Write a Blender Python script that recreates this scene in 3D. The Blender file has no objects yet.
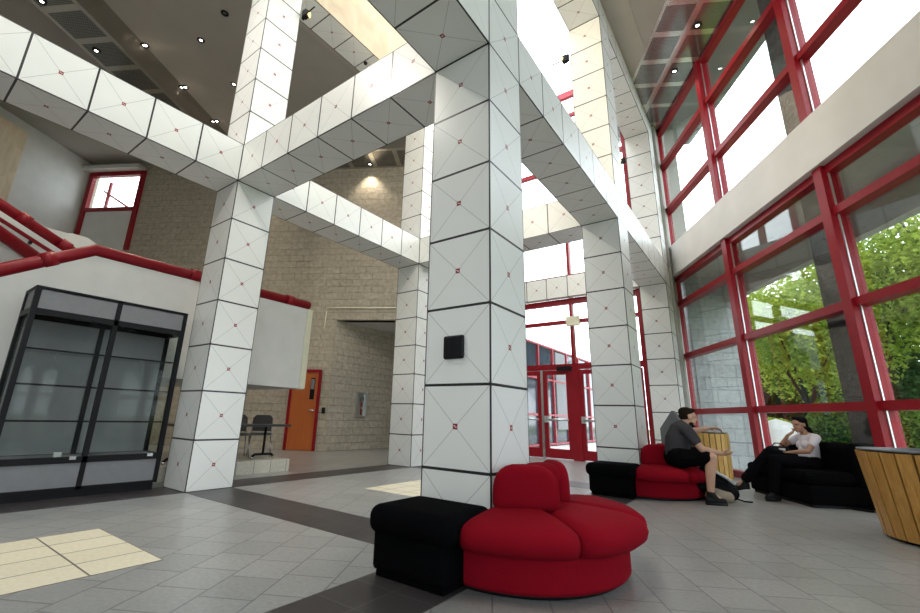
import bpy, bmesh, math, random
from mathutils import Vector, Matrix
U = 0.61                      # one cladding panel is 24 inches; plans below are in panels
PI = math.pi
rnd = random.Random(7)
C = bpy.context.scene.collection
def R(d): return math.radians(d)

# ------------------------------------------------------------------ materials
def mat(name):
    m = bpy.data.materials.new(name); m.use_nodes = True
    nt = m.node_tree; b = nt.nodes['Principled BSDF']
    return m, nt, b
def simple(name, col, rough=.5, metal=0.0, spec=.5, bump=0, scale=40, sheen=0):
    m, nt, b = mat(name)
    b.inputs['Base Color'].default_value = (*col, 1); b.inputs['Roughness'].default_value = rough
    b.inputs['Metallic'].default_value = metal; b.inputs['Specular IOR Level'].default_value = spec
    if sheen: b.inputs['Sheen Weight'].default_value = sheen
    tc = nt.nodes.new('ShaderNodeTexCoord'); n = nt.nodes.new('ShaderNodeTexNoise'); n.inputs['Scale'].default_value = scale
    nt.links.new(tc.outputs['Object'], n.inputs['Vector'])
    mx = nt.nodes.new('ShaderNodeMix'); mx.data_type = 'RGBA'; mx.blend_type = 'MULTIPLY'
    mx.inputs[0].default_value = .18; mx.inputs[6].default_value = (*col, 1)
    nt.links.new(n.outputs['Fac'], mx.inputs[7]); nt.links.new(mx.outputs[2], b.inputs['Base Color'])
    if bump:
        bp = nt.nodes.new('ShaderNodeBump'); bp.inputs['Strength'].default_value = bump; bp.inputs['Distance'].default_value = .01
        nt.links.new(n.outputs['Fac'], bp.inputs['Height']); nt.links.new(bp.outputs[0], b.inputs['Normal'])
    return m
def N(nt, op, a, b=None, c=None):
    n = nt.nodes.new('ShaderNodeMath'); n.operation = op
    for i, v in enumerate((a, b, c)):
        if v is None: continue
        if isinstance(v, (int, float)): n.inputs[i].default_value = v
        else: nt.links.new(v, n.inputs[i])
    return n.outputs[0]
def mixc(nt, fac, a, b):
    n = nt.nodes.new('ShaderNodeMix'); n.data_type = 'RGBA'
    if isinstance(fac, (int, float)): n.inputs[0].default_value = fac
    else: nt.links.new(fac, n.inputs[0])
    for i, v in ((6, a), (7, b)):
        if isinstance(v, tuple): n.inputs[i].default_value = (*v, 1) if len(v) == 3 else v
        else: nt.links.new(v, n.inputs[i])
    return n.outputs[2]

def panel_material():
    m, nt, b = mat('white_cladding')
    uv = nt.nodes.new('ShaderNodeUVMap'); sp = nt.nodes.new('ShaderNodeSeparateXYZ'); nt.links.new(uv.outputs[0], sp.inputs[0])
    u, v = sp.outputs[0], sp.outputs[1]
    cu = N(nt, 'ABSOLUTE', N(nt, 'SUBTRACT', u, .5)); cv = N(nt, 'ABSOLUTE', N(nt, 'SUBTRACT', v, .5))
    edge = N(nt, 'GREATER_THAN', N(nt, 'MAXIMUM', cu, cv), .4832)
    d1 = N(nt, 'ABSOLUTE', N(nt, 'SUBTRACT', cu, cv))
    diag = N(nt, 'LESS_THAN', d1, .0045)
    sq = N(nt, 'LESS_THAN', N(nt, 'MAXIMUM', cu, cv), .034)
    # two white wedges inside the red square
    w1 = N(nt, 'LESS_THAN', N(nt, 'ADD', N(nt, 'ABSOLUTE', N(nt, 'SUBTRACT', u, .489)), N(nt, 'MULTIPLY', N(nt, 'ABSOLUTE', N(nt, 'SUBTRACT', v, .507)), 2.2)), .017)
    w2 = N(nt, 'LESS_THAN', N(nt, 'ADD', N(nt, 'ABSOLUTE', N(nt, 'SUBTRACT', u, .511)), N(nt, 'MULTIPLY', N(nt, 'ABSOLUTE', N(nt, 'SUBTRACT', v, .493)), 2.2)), .017)
    wed = N(nt, 'MAXIMUM', w1, w2)
    tc = nt.nodes.new('ShaderNodeTexCoord'); no = nt.nodes.new('ShaderNodeTexNoise'); no.inputs['Scale'].default_value = 2.0
    nt.links.new(tc.outputs['Object'], no.inputs['Vector'])
    base = mixc(nt, no.outputs['Fac'], (.76, .765, .745), (.83, .835, .815))
    c = mixc(nt, N(nt, 'MULTIPLY', diag, .62), base, (.13, .13, .13))
    c = mixc(nt, sq, c, (.26, .012, .015)); c = mixc(nt, wed, c, (.8, .75, .74)); c = mixc(nt, edge, c, (.012, .012, .014))
    nt.links.new(c, b.inputs['Base Color'])
    b.inputs['Roughness'].default_value = .3; b.inputs['Specular IOR Level'].default_value = .5
    return m
def block_material(name, c1, c2, mortar, bw, bh, bump=.6, rough=.9, use='UV'):
    m, nt, b = mat(name)
    tc = nt.nodes.new('ShaderNodeTexCoord')
    br = nt.nodes.new('ShaderNodeTexBrick')
    br.inputs['Scale'].default_value = 1; br.inputs['Brick Width'].default_value = bw; br.inputs['Row Height'].default_value = bh
    br.inputs['Mortar Size'].default_value = .008; br.inputs['Mortar Smooth'].default_value = .4
    br.inputs['Color1'].default_value = (*c1, 1); br.inputs['Color2'].default_value = (*c2, 1); br.inputs['Mortar'].default_value = (*mortar, 1)
    nt.links.new(tc.outputs['UV'], br.inputs['Vector'])
    no = nt.nodes.new('ShaderNodeTexNoise'); no.inputs['Scale'].default_value = 9; no.inputs['Detail'].default_value = 6
    nt.links.new(tc.outputs['UV'], no.inputs['Vector'])
    mx = nt.nodes.new('ShaderNodeMix'); mx.data_type = 'RGBA'; mx.blend_type = 'OVERLAY'; mx.inputs[0].default_value = .4
    nt.links.new(br.outputs['Color'], mx.inputs[6]); nt.links.new(no.outputs['Fac'], mx.inputs[7])
    nt.links.new(mx.outputs[2], b.inputs['Base Color']); b.inputs['Roughness'].default_value = rough
    h = N(nt, 'SUBTRACT', no.outputs['Fac'], br.outputs['Fac'])
    bp = nt.nodes.new('ShaderNodeBump'); bp.inputs['Strength'].default_value = bump; bp.inputs['Distance'].default_value = .03
    nt.links.new(h, bp.inputs['Height']); nt.links.new(bp.outputs[0], b.inputs['Normal'])
    return m
def tile_material(name, c1, c2, mortar, tw, th, ang, offset=0.0, rough=.38, msize=.006):
    m, nt, b = mat(name)
    tc = nt.nodes.new('ShaderNodeTexCoord'); mp = nt.nodes.new('ShaderNodeMapping'); mp.inputs['Rotation'].default_value[2] = ang
    nt.links.new(tc.outputs['Object'], mp.inputs['Vector'])
    br = nt.nodes.new('ShaderNodeTexBrick'); br.offset = offset; br.offset_frequency = 2
    br.inputs['Scale'].default_value = 1; br.inputs['Brick Width'].default_value = tw; br.inputs['Row Height'].default_value = th
    br.inputs['Mortar Size'].default_value = msize; br.inputs['Mortar Smooth'].default_value = .2
    br.inputs['Color1'].default_value = (*c1, 1); br.inputs['Color2'].default_value = (*c2, 1); br.inputs['Mortar'].default_value = (*mortar, 1)
    nt.links.new(mp.outputs[0], br.inputs['Vector'])
    no = nt.nodes.new('ShaderNodeTexNoise'); no.inputs['Scale'].default_value = 35; no.inputs['Detail'].default_value = 5
    nt.links.new(tc.outputs['Object'], no.inputs['Vector'])
    mx = nt.nodes.new('ShaderNodeMix'); mx.data_type = 'RGBA'; mx.blend_type = 'OVERLAY'; mx.inputs[0].default_value = .28
    nt.links.new(br.outputs['Color'], mx.inputs[6]); nt.links.new(no.outputs['Fac'], mx.inputs[7])
    nt.links.new(mx.outputs[2], b.inputs['Base Color']); b.inputs['Roughness'].default_value = rough
    bp = nt.nodes.new('ShaderNodeBump'); bp.inputs['Strength'].default_value = .25; bp.inputs['Distance'].default_value = .004
    nt.links.new(N(nt, 'SUBTRACT', N(nt, 'MULTIPLY', no.outputs['Fac'], .35), br.outputs['Fac']), bp.inputs['Height']); nt.links.new(bp.outputs[0], b.inputs['Normal'])
    return m
def glass_material(name, tint, gl=1.0):
    m = bpy.data.materials.new(name); m.use_nodes = True; nt = m.node_tree; nt.nodes.clear()
    out = nt.nodes.new('ShaderNodeOutputMaterial'); tr = nt.nodes.new('ShaderNodeBsdfTransparent'); gs = nt.nodes.new('ShaderNodeBsdfGlossy')
    tr.inputs[0].default_value = (*tint, 1); gs.inputs['Roughness'].default_value = 0.0; gs.inputs[0].default_value = (1, 1, 1, 1)
    ge = nt.nodes.new('ShaderNodeNewGeometry'); dp = nt.nodes.new('ShaderNodeVectorMath'); dp.operation = 'DOT_PRODUCT'
    nt.links.new(ge.outputs['Incoming'], dp.inputs[0]); nt.links.new(ge.outputs['Normal'], dp.inputs[1])
    c = N(nt, 'ABSOLUTE', dp.outputs['Value'])
    f = N(nt, 'MULTIPLY', N(nt, 'ADD', N(nt, 'MULTIPLY', N(nt, 'POWER', N(nt, 'SUBTRACT', 1.0, c), 5.0), .95), .05), gl)
    mx = nt.nodes.new('ShaderNodeMixShader'); nt.links.new(f, mx.inputs[0]); nt.links.new(tr.outputs[0], mx.inputs[1]); nt.links.new(gs.outputs[0], mx.inputs[2])
    nt.links.new(mx.outputs[0], out.inputs[0])
    return m
def wood_material(name, c1, c2, scale=(18, 18, 1.2), rough=.45):
    m, nt, b = mat(name)
    tc = nt.nodes.new('ShaderNodeTexCoord'); mp = nt.nodes.new('ShaderNodeMapping'); mp.inputs['Scale'].default_value = scale
    nt.links.new(tc.outputs['Object'], mp.inputs['Vector'])
    no = nt.nodes.new('ShaderNodeTexNoise'); no.inputs['Scale'].default_value = 2.2; no.inputs['Detail'].default_value = 8; no.inputs['Distortion'].default_value = .8
    nt.links.new(mp.outputs[0], no.inputs['Vector'])
    rp = nt.nodes.new('ShaderNodeValToRGB'); rp.color_ramp.elements[0].position = .3; rp.color_ramp.elements[1].position = .72
    rp.color_ramp.elements[0].color = (*c1, 1); rp.color_ramp.elements[1].color = (*c2, 1)
    nt.links.new(no.outputs['Fac'], rp.inputs[0]); nt.links.new(rp.outputs[0], b.inputs['Base Color']); b.inputs['Roughness'].default_value = rough
    return m
def perforated_material():
    m, nt, b = mat('perforated_metal')
    tc = nt.nodes.new('ShaderNodeTexCoord')
    vo = nt.nodes.new('ShaderNodeTexVoronoi'); vo.inputs['Scale'].default_value = 28; vo.inputs['Randomness'].default_value = 0
    nt.links.new(tc.outputs['UV'], vo.inputs['Vector'])
    sp = nt.nodes.new('ShaderNodeSeparateXYZ'); nt.links.new(tc.outputs['UV'], sp.inputs[0])
    fx = N(nt, 'ABSOLUTE', N(nt, 'SUBTRACT', N(nt, 'FRACT', N(nt, 'DIVIDE', sp.outputs[0], .76)), .5)); fy = N(nt, 'ABSOLUTE', N(nt, 'SUBTRACT', N(nt, 'FRACT', N(nt, 'DIVIDE', sp.outputs[1], .76)), .5))
    fr = N(nt, 'GREATER_THAN', N(nt, 'MAXIMUM', fx, fy), .41)
    hole = N(nt, 'MULTIPLY', N(nt, 'LESS_THAN', vo.outputs['Distance'], .3), N(nt, 'SUBTRACT', 1.0, fr))
    c = mixc(nt, fr, (.30, .30, .29), (.55, .54, .5)); c = mixc(nt, hole, c, (.03, .03, .03))
    nt.links.new(c, b.inputs['Base Color']); b.inputs['Metallic'].default_value = .75; b.inputs['Roughness'].default_value = .16
    return m
def emit(name, col, s):
    m = bpy.data.materials.new(name); m.use_nodes = True; nt = m.node_tree; nt.nodes.clear()
    o = nt.nodes.new('ShaderNodeOutputMaterial'); e = nt.nodes.new('ShaderNodeEmission'); e.inputs[0].default_value = (*col, 1); e.inputs[1].default_value = s
    nt.links.new(e.outputs[0], o.inputs[0]); return m
def foliage_material(name, c1, c2, trans=.35):
    m = bpy.data.materials.new(name); m.use_nodes = True; nt = m.node_tree; nt.nodes.clear()
    o = nt.nodes.new('ShaderNodeOutputMaterial'); d = nt.nodes.new('ShaderNodeBsdfDiffuse'); t = nt.nodes.new('ShaderNodeBsdfTranslucent'); mx = nt.nodes.new('ShaderNodeMixShader')
    tc = nt.nodes.new('ShaderNodeTexCoord'); no = nt.nodes.new('ShaderNodeTexNoise'); no.inputs['Scale'].default_value = 1.3; no.inputs['Detail'].default_value = 3
    nt.links.new(tc.outputs['Object'], no.inputs['Vector'])
    rp = nt.nodes.new('ShaderNodeValToRGB'); rp.color_ramp.elements[0].position = .38; rp.color_ramp.elements[1].position = .66
    rp.color_ramp.elements[0].color = (*c1, 1); rp.color_ramp.elements[1].color = (*c2, 1); nt.links.new(no.outputs['Fac'], rp.inputs[0])
    nt.links.new(rp.outputs[0], d.inputs[0]); nt.links.new(rp.outputs[0], t.inputs[0]); mx.inputs[0].default_value = trans
    nt.links.new(d.outputs[0], mx.inputs[1]); nt.links.new(t.outputs[0], mx.inputs[2]); nt.links.new(mx.outputs[0], o.inputs[0])
    return m

M = dict(
    panel=panel_material(),
    red=simple('red_paint', (.29, .007, .016), .35, scale=6, spec=.28),
    pinkred=simple('faded_red_paint', (.42, .03, .05), .4, scale=6),
    white=simple('white_plaster', (.74, .735, .715), .75, scale=3),
    offwhite=simple('spandrel_plaster', (.76, .74, .72), .7, scale=2, bump=.05),
    ceil=simple('ceiling_paint', (.44, .41, .375), .85, scale=1.5),
    ceilband=simple('pale_ceiling_border', (.48, .45, .40), .8, scale=1.5),
    concrete=simple('grey_concrete', (.36, .345, .31), .85, scale=14, bump=.15),
    well=wood_material('tan_textured_plaster', (.62, .50, .35), (.75, .63, .47), (6, 1.2, 1.2), .7),
    block=block_material('split_face_block', (.42, .375, .30), (.47, .42, .34), (.33, .30, .24), .40, .20, .9),
    stone=block_material('grey_split_stone', (.27, .28, .29), (.33, .34, .35), (.18, .185, .19), .5, .3, .9),
    darkstone=block_material('dark_rough_stone', (.04, .036, .043), (.055, .05, .056), (.028, .027, .03), .7, .35, .9),
    tile=tile_material('grey_floor_tile', (.252, .25, .24), (.296, .293, .281), (.148, .147, .146), .32, .32, R(60), .28, .3),
    dark=tile_material('charcoal_floor_tile', (.034, .029, .03), (.046, .04, .041), (.08, .072, .072), .305, .305, 0, .0),
    cream=tile_material('cream_floor_tile', (.66, .60, .45), (.71, .645, .49), (.17, .15, .12), .305, .4067, 0, .0, .4, .007),
    step=tile_material('pale_step_tile', (.52, .49, .42), (.56, .53, .46), (.2, .19, .17), .305, .305, 0, .0),
    black=simple('black_frame_metal', (.009, .009, .011), .5, spec=.2, scale=20),
    lam=simple('grey_laminate', (.22, .22, .235), .5, scale=12),
    blackfab=simple('black_fabric', (.003, .003, .0036), .95, scale=120, bump=.25, spec=.03),
    redfab=simple('red_fabric', (.225, .0035, .0115), .92, scale=120, bump=.25, spec=.06),
    glass=glass_material('window_glass', (.93, .96, .95)),
    case_glass=glass_material('display_glass', (.93, .95, .94), .13),
    skyglass=glass_material('skylight_glass', (.96, .97, .96), .5),
    bluegl=simple('dark_blue_glass', (.045, .06, .085), .08, scale=2),
    perf=perforated_material(),
    chrome=simple('brushed_steel', (.62, .62, .62), .25, 1.0, scale=30),
    mirror=simple('polished_metal_trim', (.55, .53, .5), .08, 1.0, scale=3),
    steel=simple('pale_steel', (.66, .67, .68), .3, .8, scale=30),
    door=wood_material('orange_wood_door', (.44, .11, .024), (.52, .145, .034), (9, 9, .7), .4),
    slat=wood_material('golden_oak_slat', (.33, .155, .03), (.52, .28, .07), (26, 26, 1.6), .38),
    slatlight=wood_material('pale_oak_slat', (.5, .29, .07), (.66, .42, .13), (26, 26, 1.6), .4),
    liner=simple('grey_liner', (.16, .17, .18), .4, .3, scale=12),
    plate=simple('cream_plastic', (.78, .75, .58), .5, scale=8),
    lampglow=emit('lamp_glow', (1, .93, .82), 9),
    floodglow=emit('flood_lamp_glow', (1, .75, .25), 2.2),
    bin=simple('grey_bin_metal', (.12, .12, .13), .5, .2, scale=10),
    extred=simple('extinguisher_red', (.35, .015, .02), .35, scale=10),
    lawn=simple('lawn_grass', (.13, .18, .05), .95, scale=3),
    pave=simple('pale_paving', (.62, .62, .6), .9, scale=4),
    wallfar=simple('grey_garden_wall', (.35, .37, .38), .9, scale=4),
    leafb=foliage_material('bright_leaves', (.22, .33, .05), (.50, .58, .12), .5),
    leafm=foliage_material('mid_leaves', (.07, .15, .03), (.2, .30, .06), .35),
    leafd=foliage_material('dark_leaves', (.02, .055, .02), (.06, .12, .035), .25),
    bark=simple('tree_bark', (.06, .05, .04), .9, scale=20, bump=.5),
    skin=simple('light_skin', (.50, .29, .20), .55, scale=30),
    skin2=simple('tan_skin', (.36, .19, .12), .5, scale=30),
    hair=simple('dark_hair', (.006, .0045, .004), .8, spec=.08, scale=80, bump=.4),
    hairb=simple('brown_hair', (.016, .010, .007), .85, spec=.08, scale=80, bump=.4),
    polo=simple('charcoal_cotton', (.05, .048, .055), .9, spec=.1, scale=90, bump=.2),
    tee=simple('pale_cotton', (.66, .62, .68), .9, scale=90, bump=.2),
    pants=simple('black_cotton', (.003, .003, .004), .9, spec=.05, scale=90, bump=.2),
    shoe=simple('black_shoe_leather', (.006, .006, .007), .6, spec=.2, scale=60),
    sole=simple('white_rubber', (.5, .5, .48), .7, scale=40),
    eye=simple('eye_dark', (.03, .02, .015), .3, scale=10),
    lip=simple('lip_colour', (.40, .17, .14), .5, scale=10),
    bagtan=simple('khaki_canvas', (.30, .25, .18), .9, scale=70, bump=.3),
    bagblack=simple('black_nylon', (.005, .005, .007), .8, spec=.1, scale=70, bump=.3),
    bagwhite=simple('white_strap_webbing', (.6, .6, .6), .8, scale=70),
    brownpl=simple('brown_plastic', (.055, .04, .035), .5, scale=30),
    greypl=simple('grey_plastic', (.16, .16, .17), .5, scale=30),
    tabletop=simple('dark_laminate', (.03, .03, .032), .4, scale=20),
)

# ------------------------------------------------------------------ mesh helper (coordinates in panels unless s=1)
class MB:
    def __init__(s): s.bm = bmesh.new(); s.uv = s.bm.loops.layers.uv.new('UVMap'); s.mi = 0
    def face(s, vs, uv=None, smooth=False):
        v = [s.bm.verts.new(p) for p in vs]
        try: f = s.bm.faces.new(v)
        except ValueError: return
        f.material_index = s.mi; f.smooth = smooth
        if uv:
            for l, t in zip(f.loops, uv): l[s.uv].uv = t
        return f
    def hexa(s, p):    # p: 8 points, bottom 4 counter-clockwise then top 4
        vs = [s.bm.verts.new(q) for q in p]
        for idx in ((3,2,1,0),(4,5,6,7),(0,1,5,4),(1,2,6,5),(2,3,7,6),(3,0,4,7)):
            f = s.bm.faces.new([vs[i] for i in idx]); f.material_index = s.mi
            ps = [Vector(p[i]) for i in idx]; e = [(ps[(k+1)%4]-ps[k]).length for k in range(4)]
            nrm = (ps[1]-ps[0]).cross(ps[2]-ps[0])
            for l, q in zip(f.loops, ps):
                if abs(nrm.z) > .7*nrm.length: l[s.uv].uv = (q.x*U, q.y*U)
                else:
                    t = Vector((-nrm.y, nrm.x, 0)).normalized(); l[s.uv].uv = (q.dot(t)*U, q.z*U)
        return s
    def box(s, x0, x1, y0, y1, z0, z1):
        return s.hexa([(x0,y0,z0),(x1,y0,z0),(x1,y1,z0),(x0,y1,z0),(x0,y0,z1),(x1,y0,z1),(x1,y1,z1),(x0,y1,z1)])
    def obox(s, o, a, b, c):   # oriented box from corner o with edge vectors
        o, a, b, c = map(Vector, (o, a, b, c))
        if a.cross(b).dot(c) < 0: a, b = b, a
        return s.hexa([o, o+a, o+a+b, o+b, o+c, o+a+c, o+a+b+c, o+b+c])
    def prism(s, pts, off):    # extrude a polygon by a vector
        off = Vector(off); pts = [Vector(p) for p in pts]
        n = Vector((0,0,0))
        for i in range(len(pts)): n += pts[i].cross(pts[(i+1)%len(pts)])
        if n.dot(off) < 0: pts = pts[::-1]
        a = [s.bm.verts.new(p) for p in pts]; b = [s.bm.verts.new(p+off) for p in pts]
        fs = [s.bm.faces.new(a[::-1]), s.bm.faces.new(b)]
        for i in range(len(pts)): fs.append(s.bm.faces.new((a[i], a[(i+1)%len(a)], b[(i+1)%len(a)], b[i])))
        for f in fs:
            f.material_index = s.mi; f.normal_update()
            nr = f.normal; t = Vector((-nr.y, nr.x, 0))
            for l in f.loops:
                q = l.vert.co
                if t.length < .5: l[s.uv].uv = (q.x*U, q.y*U)
                else: l[s.uv].uv = (q.dot(t.normalized())*U, q.z*U)
        return s
    def tube(s, pts, r, seg=10, cap=True):
        pts = [Vector(p) for p in pts]; rr = r if isinstance(r, (list, tuple)) else [r]*len(pts)
        rings = []
        for i, p in enumerate(pts):
            if i == 0: d = pts[1]-p
            elif i == len(pts)-1: d = p-pts[i-1]
            else: d = (pts[i+1]-p).normalized()+(p-pts[i-1]).normalized()
            d.normalize(); a = Vector((0,0,1)) if abs(d.z) < .9 else Vector((1,0,0))
            x = d.cross(a).normalized(); y = d.cross(x).normalized()
            rings.append([s.bm.verts.new(p + (x*math.cos(2*PI*k/seg)+y*math.sin(2*PI*k/seg))*rr[i]) for k in range(seg)])
        for i in range(len(rings)-1):
            for k in range(seg):
                f = s.bm.faces.new((rings[i][k], rings[i][(k+1)%seg], rings[i+1][(k+1)%seg], rings[i+1][k])); f.smooth = True; f.material_index = s.mi
        if cap:
            for rg in (rings[0][::-1], rings[-1]):
                f = s.bm.faces.new(rg); f.material_index = s.mi
        return s
    def lathe(s, prof, c=(0,0,0), seg=24, a0=0, a1=2*PI, smooth=True):
        full = abs(a1-a0) > 2*PI-1e-4; n = seg if full else seg+1
        rings = [[s.bm.verts.new((c[0]+r*math.cos(a0+(a1-a0)*k/seg), c[1]+r*math.sin(a0+(a1-a0)*k/seg), c[2]+z)) for k in range(n)] for r, z in prof]
        for i in range(len(rings)-1):
            for k in range(seg):
                f = s.bm.faces.new((rings[i][k], rings[i][(k+1)%n], rings[i+1][(k+1)%n], rings[i+1][k])); f.smooth = smooth; f.material_index = s.mi
        return s, rings
    def ball(s, c, r, seg=12, ring=8):
        r = r if isinstance(r, (tuple, list)) else (r, r, r)
        mtx = Matrix.Translation(Vector(c)) @ Matrix.Diagonal((*r, 1))
        ret = bmesh.ops.create_uvsphere(s.bm, u_segments=seg, v_segments=ring, radius=1, matrix=mtx)
        for v in ret['verts']:
            for f in v.link_faces: f.smooth = True; f.material_index = s.mi
        return s
    def build(s, name, m, parent=None, s_=U, bevel=0, weld=False, origin=None):
        if weld: bmesh.ops.remove_doubles(s.bm, verts=s.bm.verts, dist=1e-5)
        bmesh.ops.recalc_face_normals(s.bm, faces=s.bm.faces) if weld else None
        me = bpy.data.meshes.new(name)
        bmesh.ops.scale(s.bm, vec=(s_, s_, s_), verts=s.bm.verts)
        off = Vector((0, 0, 0))
        if origin is not None: off = Vector(origin)*s_
        elif parent is not None and parent.get('_abs'): off = Vector(parent['_abs'])
        bmesh.ops.translate(s.bm, vec=-off, verts=s.bm.verts)
        s.bm.to_mesh(me); s.bm.free()
        for x in (m if isinstance(m, (list, tuple)) else [m]): me.materials.append(x)
        o = bpy.data.objects.new(name, me); C.objects.link(o)
        if parent is not None: o.parent = parent; 
        if parent is None and origin is not None: o.location = off
        if bevel:
            b = o.modifiers.new('bevel', 'BEVEL'); b.width = bevel; b.segments = 2; b.limit_method = 'ANGLE'
        return o

def tag(o, label=None, cat=None, group=None, kind=None):
    if label: o['label'] = label
    if cat: o['category'] = cat
    if group: o['group'] = group
    if kind: o['kind'] = kind
    return o
def thing(name, label, cat, loc=(0,0,0), rz=0, group=None, world=True, s_=U, kind=None):
    """An Empty at the thing's base.  world=True: parts are given in world panels; else in local units."""
    o = bpy.data.objects.new(name, None); C.objects.link(o); o.empty_display_size = .1
    o.location = Vector(loc)*s_; o.rotation_euler = (0, 0, rz)
    if world: o['_abs'] = tuple(Vector(loc)*s_)
    return tag(o, label, cat, group, kind)
def copy_tree(o, parent=None):
    c = o.copy(); C.objects.link(c)
    if parent is not None: c.parent = parent
    for ch in list(o.children): copy_tree(ch, c)
    return c
def struct(mb, name, m, parent=None, **k):
    o = mb.build(name, m, parent, **k)
    if parent is None: o['kind'] = 'structure'
    return o

# ------------------------------------------------------------------ window-wall frame (30 / 120 degree grid)
P0 = Vector((1.184, 14.0, 0)); W = Vector((.5, -.8660254, 0)); NO = Vector((.8660254, .5, 0))
def ww(s, off, z): return P0 + W*s + NO*off + Vector((0,0,z))
B0 = Vector((-14.213, 8.057, 0)); BW = Vector((.8660254, .5, 0)); BN = Vector((-.5, .8660254, 0))   # block wall; BN points away from the hall
def bb(s, off, z): return B0 + BW*s + BN*off + Vector((0,0,z))
def wbox(mb, s0, s1, o0, o1, z0, z1): return mb.obox(ww(s0,o0,z0), W*(s1-s0), NO*(o1-o0), (0,0,z1-z0))
def bbox(mb, s0, s1, o0, o1, z0, z1): return mb.obox(bb(s0,o0,z0), BW*(s1-s0), BN*(o1-o0), (0,0,z1-z0))
CEIL = 14.9

# ------------------------------------------------------------------ floor
struct(MB().prism([(-34,-12.2,-.4),(15.8,-12.2,-.4),(15.8,-11.3,-.4),(.25,15.9,-.4),(-34,15.9,-.4)],(0,0,.4)), 'floor', M['tile'])
tn = [0]
def trim(mb, m, **k):
    tn[0] += 1
    return struct(mb, 'trim_%d' % tn[0], m, **k)
e = .004
trim(MB().box(-8, -.0, 0, 1, 0, e), M['dark'])            # charcoal bands along the column grid
trim(MB().box(-8, -7, 1, 7, 0, e), M['dark'])
trim(MB().box(-8, -7, -7, 0, 0, e), M['dark'])
trim(MB().box(-1, 0, 1, 7, 0, e), M['dark'])
trim(MB().box(-1, 0, -7, 0, 0, e), M['dark'])
trim(MB().box(-8, 0, 7, 8, 0, e), M['dark'])
for y in (-4, 3):
    trim(MB().box(-5, -3, y, y+2, 0, e), M['cream'])

# ------------------------------------------------------------------ clad columns and beams
def panels(x0, x1, y0, y1, z0, z1, skip=''):
    mb = MB()
    def cuts(a, b):
        n = max(1, round(b-a)) if abs((b-a)-round(b-a)) < 1e-6 else int(b-a)+1
        return [min(a+i, b) for i in range(n+1)]
    def grid(o, du, dv, lu, lv, flip=False):
        o, du, dv = Vector(o), Vector(du), Vector(dv)
        for a0, a1 in zip(cuts(0, lu), cuts(0, lu)[1:]):
            for b0, b1 in zip(cuts(0, lv), cuts(0, lv)[1:]):
                q = [o+du*a0+dv*b0, o+du*a1+dv*b0, o+du*a1+dv*b1, o+du*a0+dv*b1]
                t = [(0,0), (a1-a0,0), (a1-a0,b1-b0), (0,b1-b0)]
                if flip: q, t = q[::-1], t[::-1]
                mb.face(q, t)
    X, Y, Z = x1-x0, y1-y0, z1-z0
    grid((x0,y0,z0), (1,0,0), (0,0,1), X, Z)
    grid((x1,y1,z0), (-1,0,0), (0,0,1), X, Z)
    grid((x1,y0,z0), (0,1,0), (0,0,1), Y, Z)
    grid((x0,y1,z0), (0,-1,0), (0,0,1), Y, Z)
    grid((x0,y0,z0), (1,0,0), (0,1,0), X, Y, True)
    grid((x0,y0,z1), (1,0,0), (0,1,0), X, Y)
    return mb
def column(x, y, label, z1=CEIL):
    t = panels(x-1, x, y, y+1, 0, z1).build('clad_column', M['panel'], origin=(x-.5, y+.5, 0))
    return tag(t, label, 'column')
column(0, 0, 'massive white panelled column in the middle with a black square speaker, red and black seats at its foot')
column(-7, 0, 'white panelled column standing beside the glass display case')
column(-7, 7, 'slim-looking white panelled column near the fire extinguisher alcove')
column(0, 7, 'white panelled column with a smaller red and black seat group at its foot')
column(0, 14, 'white panelled column against the concrete pier where window wall begins')
def beam(x0, x1, y0, y1, z0, label):
    t = panels(x0, x1, y0, y1, z0, z0+1).build('clad_beam', M['panel'], origin=((x0+x1)/2, (y0+y1)/2, z0))
    return tag(t, label, 'beam')
beam(-7, -1, 0, 1, 7, 'white panelled beam joining display case column to the massive middle column')
beam(-7, -1, 7, 8, 7, 'cream lit panelled beam behind the middle column, joining the two farther columns')
beam(-8, -7, 1, 7, 7, 'white panelled beam from display case column back to the extinguisher alcove column')
beam(-1, 0, 1, 7, 7, 'white panelled beam from middle column towards the column with smaller red seat')
beam(-1, 0, 8, 14, 7, 'short-looking panelled beam ending at the concrete pier beside the windows')
beam(-8, -7, -9, 0, 7, 'white panelled beam running above the display case towards the viewer')
beam(-1, 0, -9, 0, 7, 'dark-looking panelled beam passing overhead from the middle column towards the viewer')
beam(-7, -1, 14, 14.28, 7, 'thin panelled band across entrance glazing above the doors')
beam(-8, -7, 1, 7, 14, 'high panelled roof beam along the tan skylight wall')
beam(-1, 0, 1, 7, 14, 'high panelled roof beam beside the bright skylight, above the white seat-group column')
beam(-7, -1, 0, 1, 14, 'high panelled roof beam between display case column and middle column')
beam(-1, 0, 8, 14, 14, 'high panelled roof beam running to the concrete pier')

# ------------------------------------------------------------------ ceiling with skylight well
SK = (-7, -1, 1, 14.2)
cb = MB()
Hc = CEIL+.4
cb.prism([(SK[1],-12,CEIL),(15.4,-12,CEIL),(15.4,-10.6,CEIL),(.2,15.75,CEIL),(SK[1],15.75,CEIL)],(0,0,.4))
q_ = bb(-22, .25, 0); cb.prism([(-34,-12,CEIL),(SK[0],-12,CEIL),(SK[0],12.5,CEIL),(q_.x,q_.y,CEIL),(-34,q_.y,CEIL)],(0,0,.4))
for a in ((SK[0], SK[1], -12, -8), (SK[0], SK[1], 0, SK[2])):
    cb.box(a[0], a[1], a[2], a[3], CEIL, Hc)
struct(cb, 'ceiling', M['ceil'])
trim(MB().box(-8.9, -8, 1, 14, CEIL-.06, CEIL), M['ceilband'])  # bands a little paler than the ceiling around them
trim(MB().box(0, .75, 1, 14, CEIL-.02, CEIL), M['ceilband'])
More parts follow.
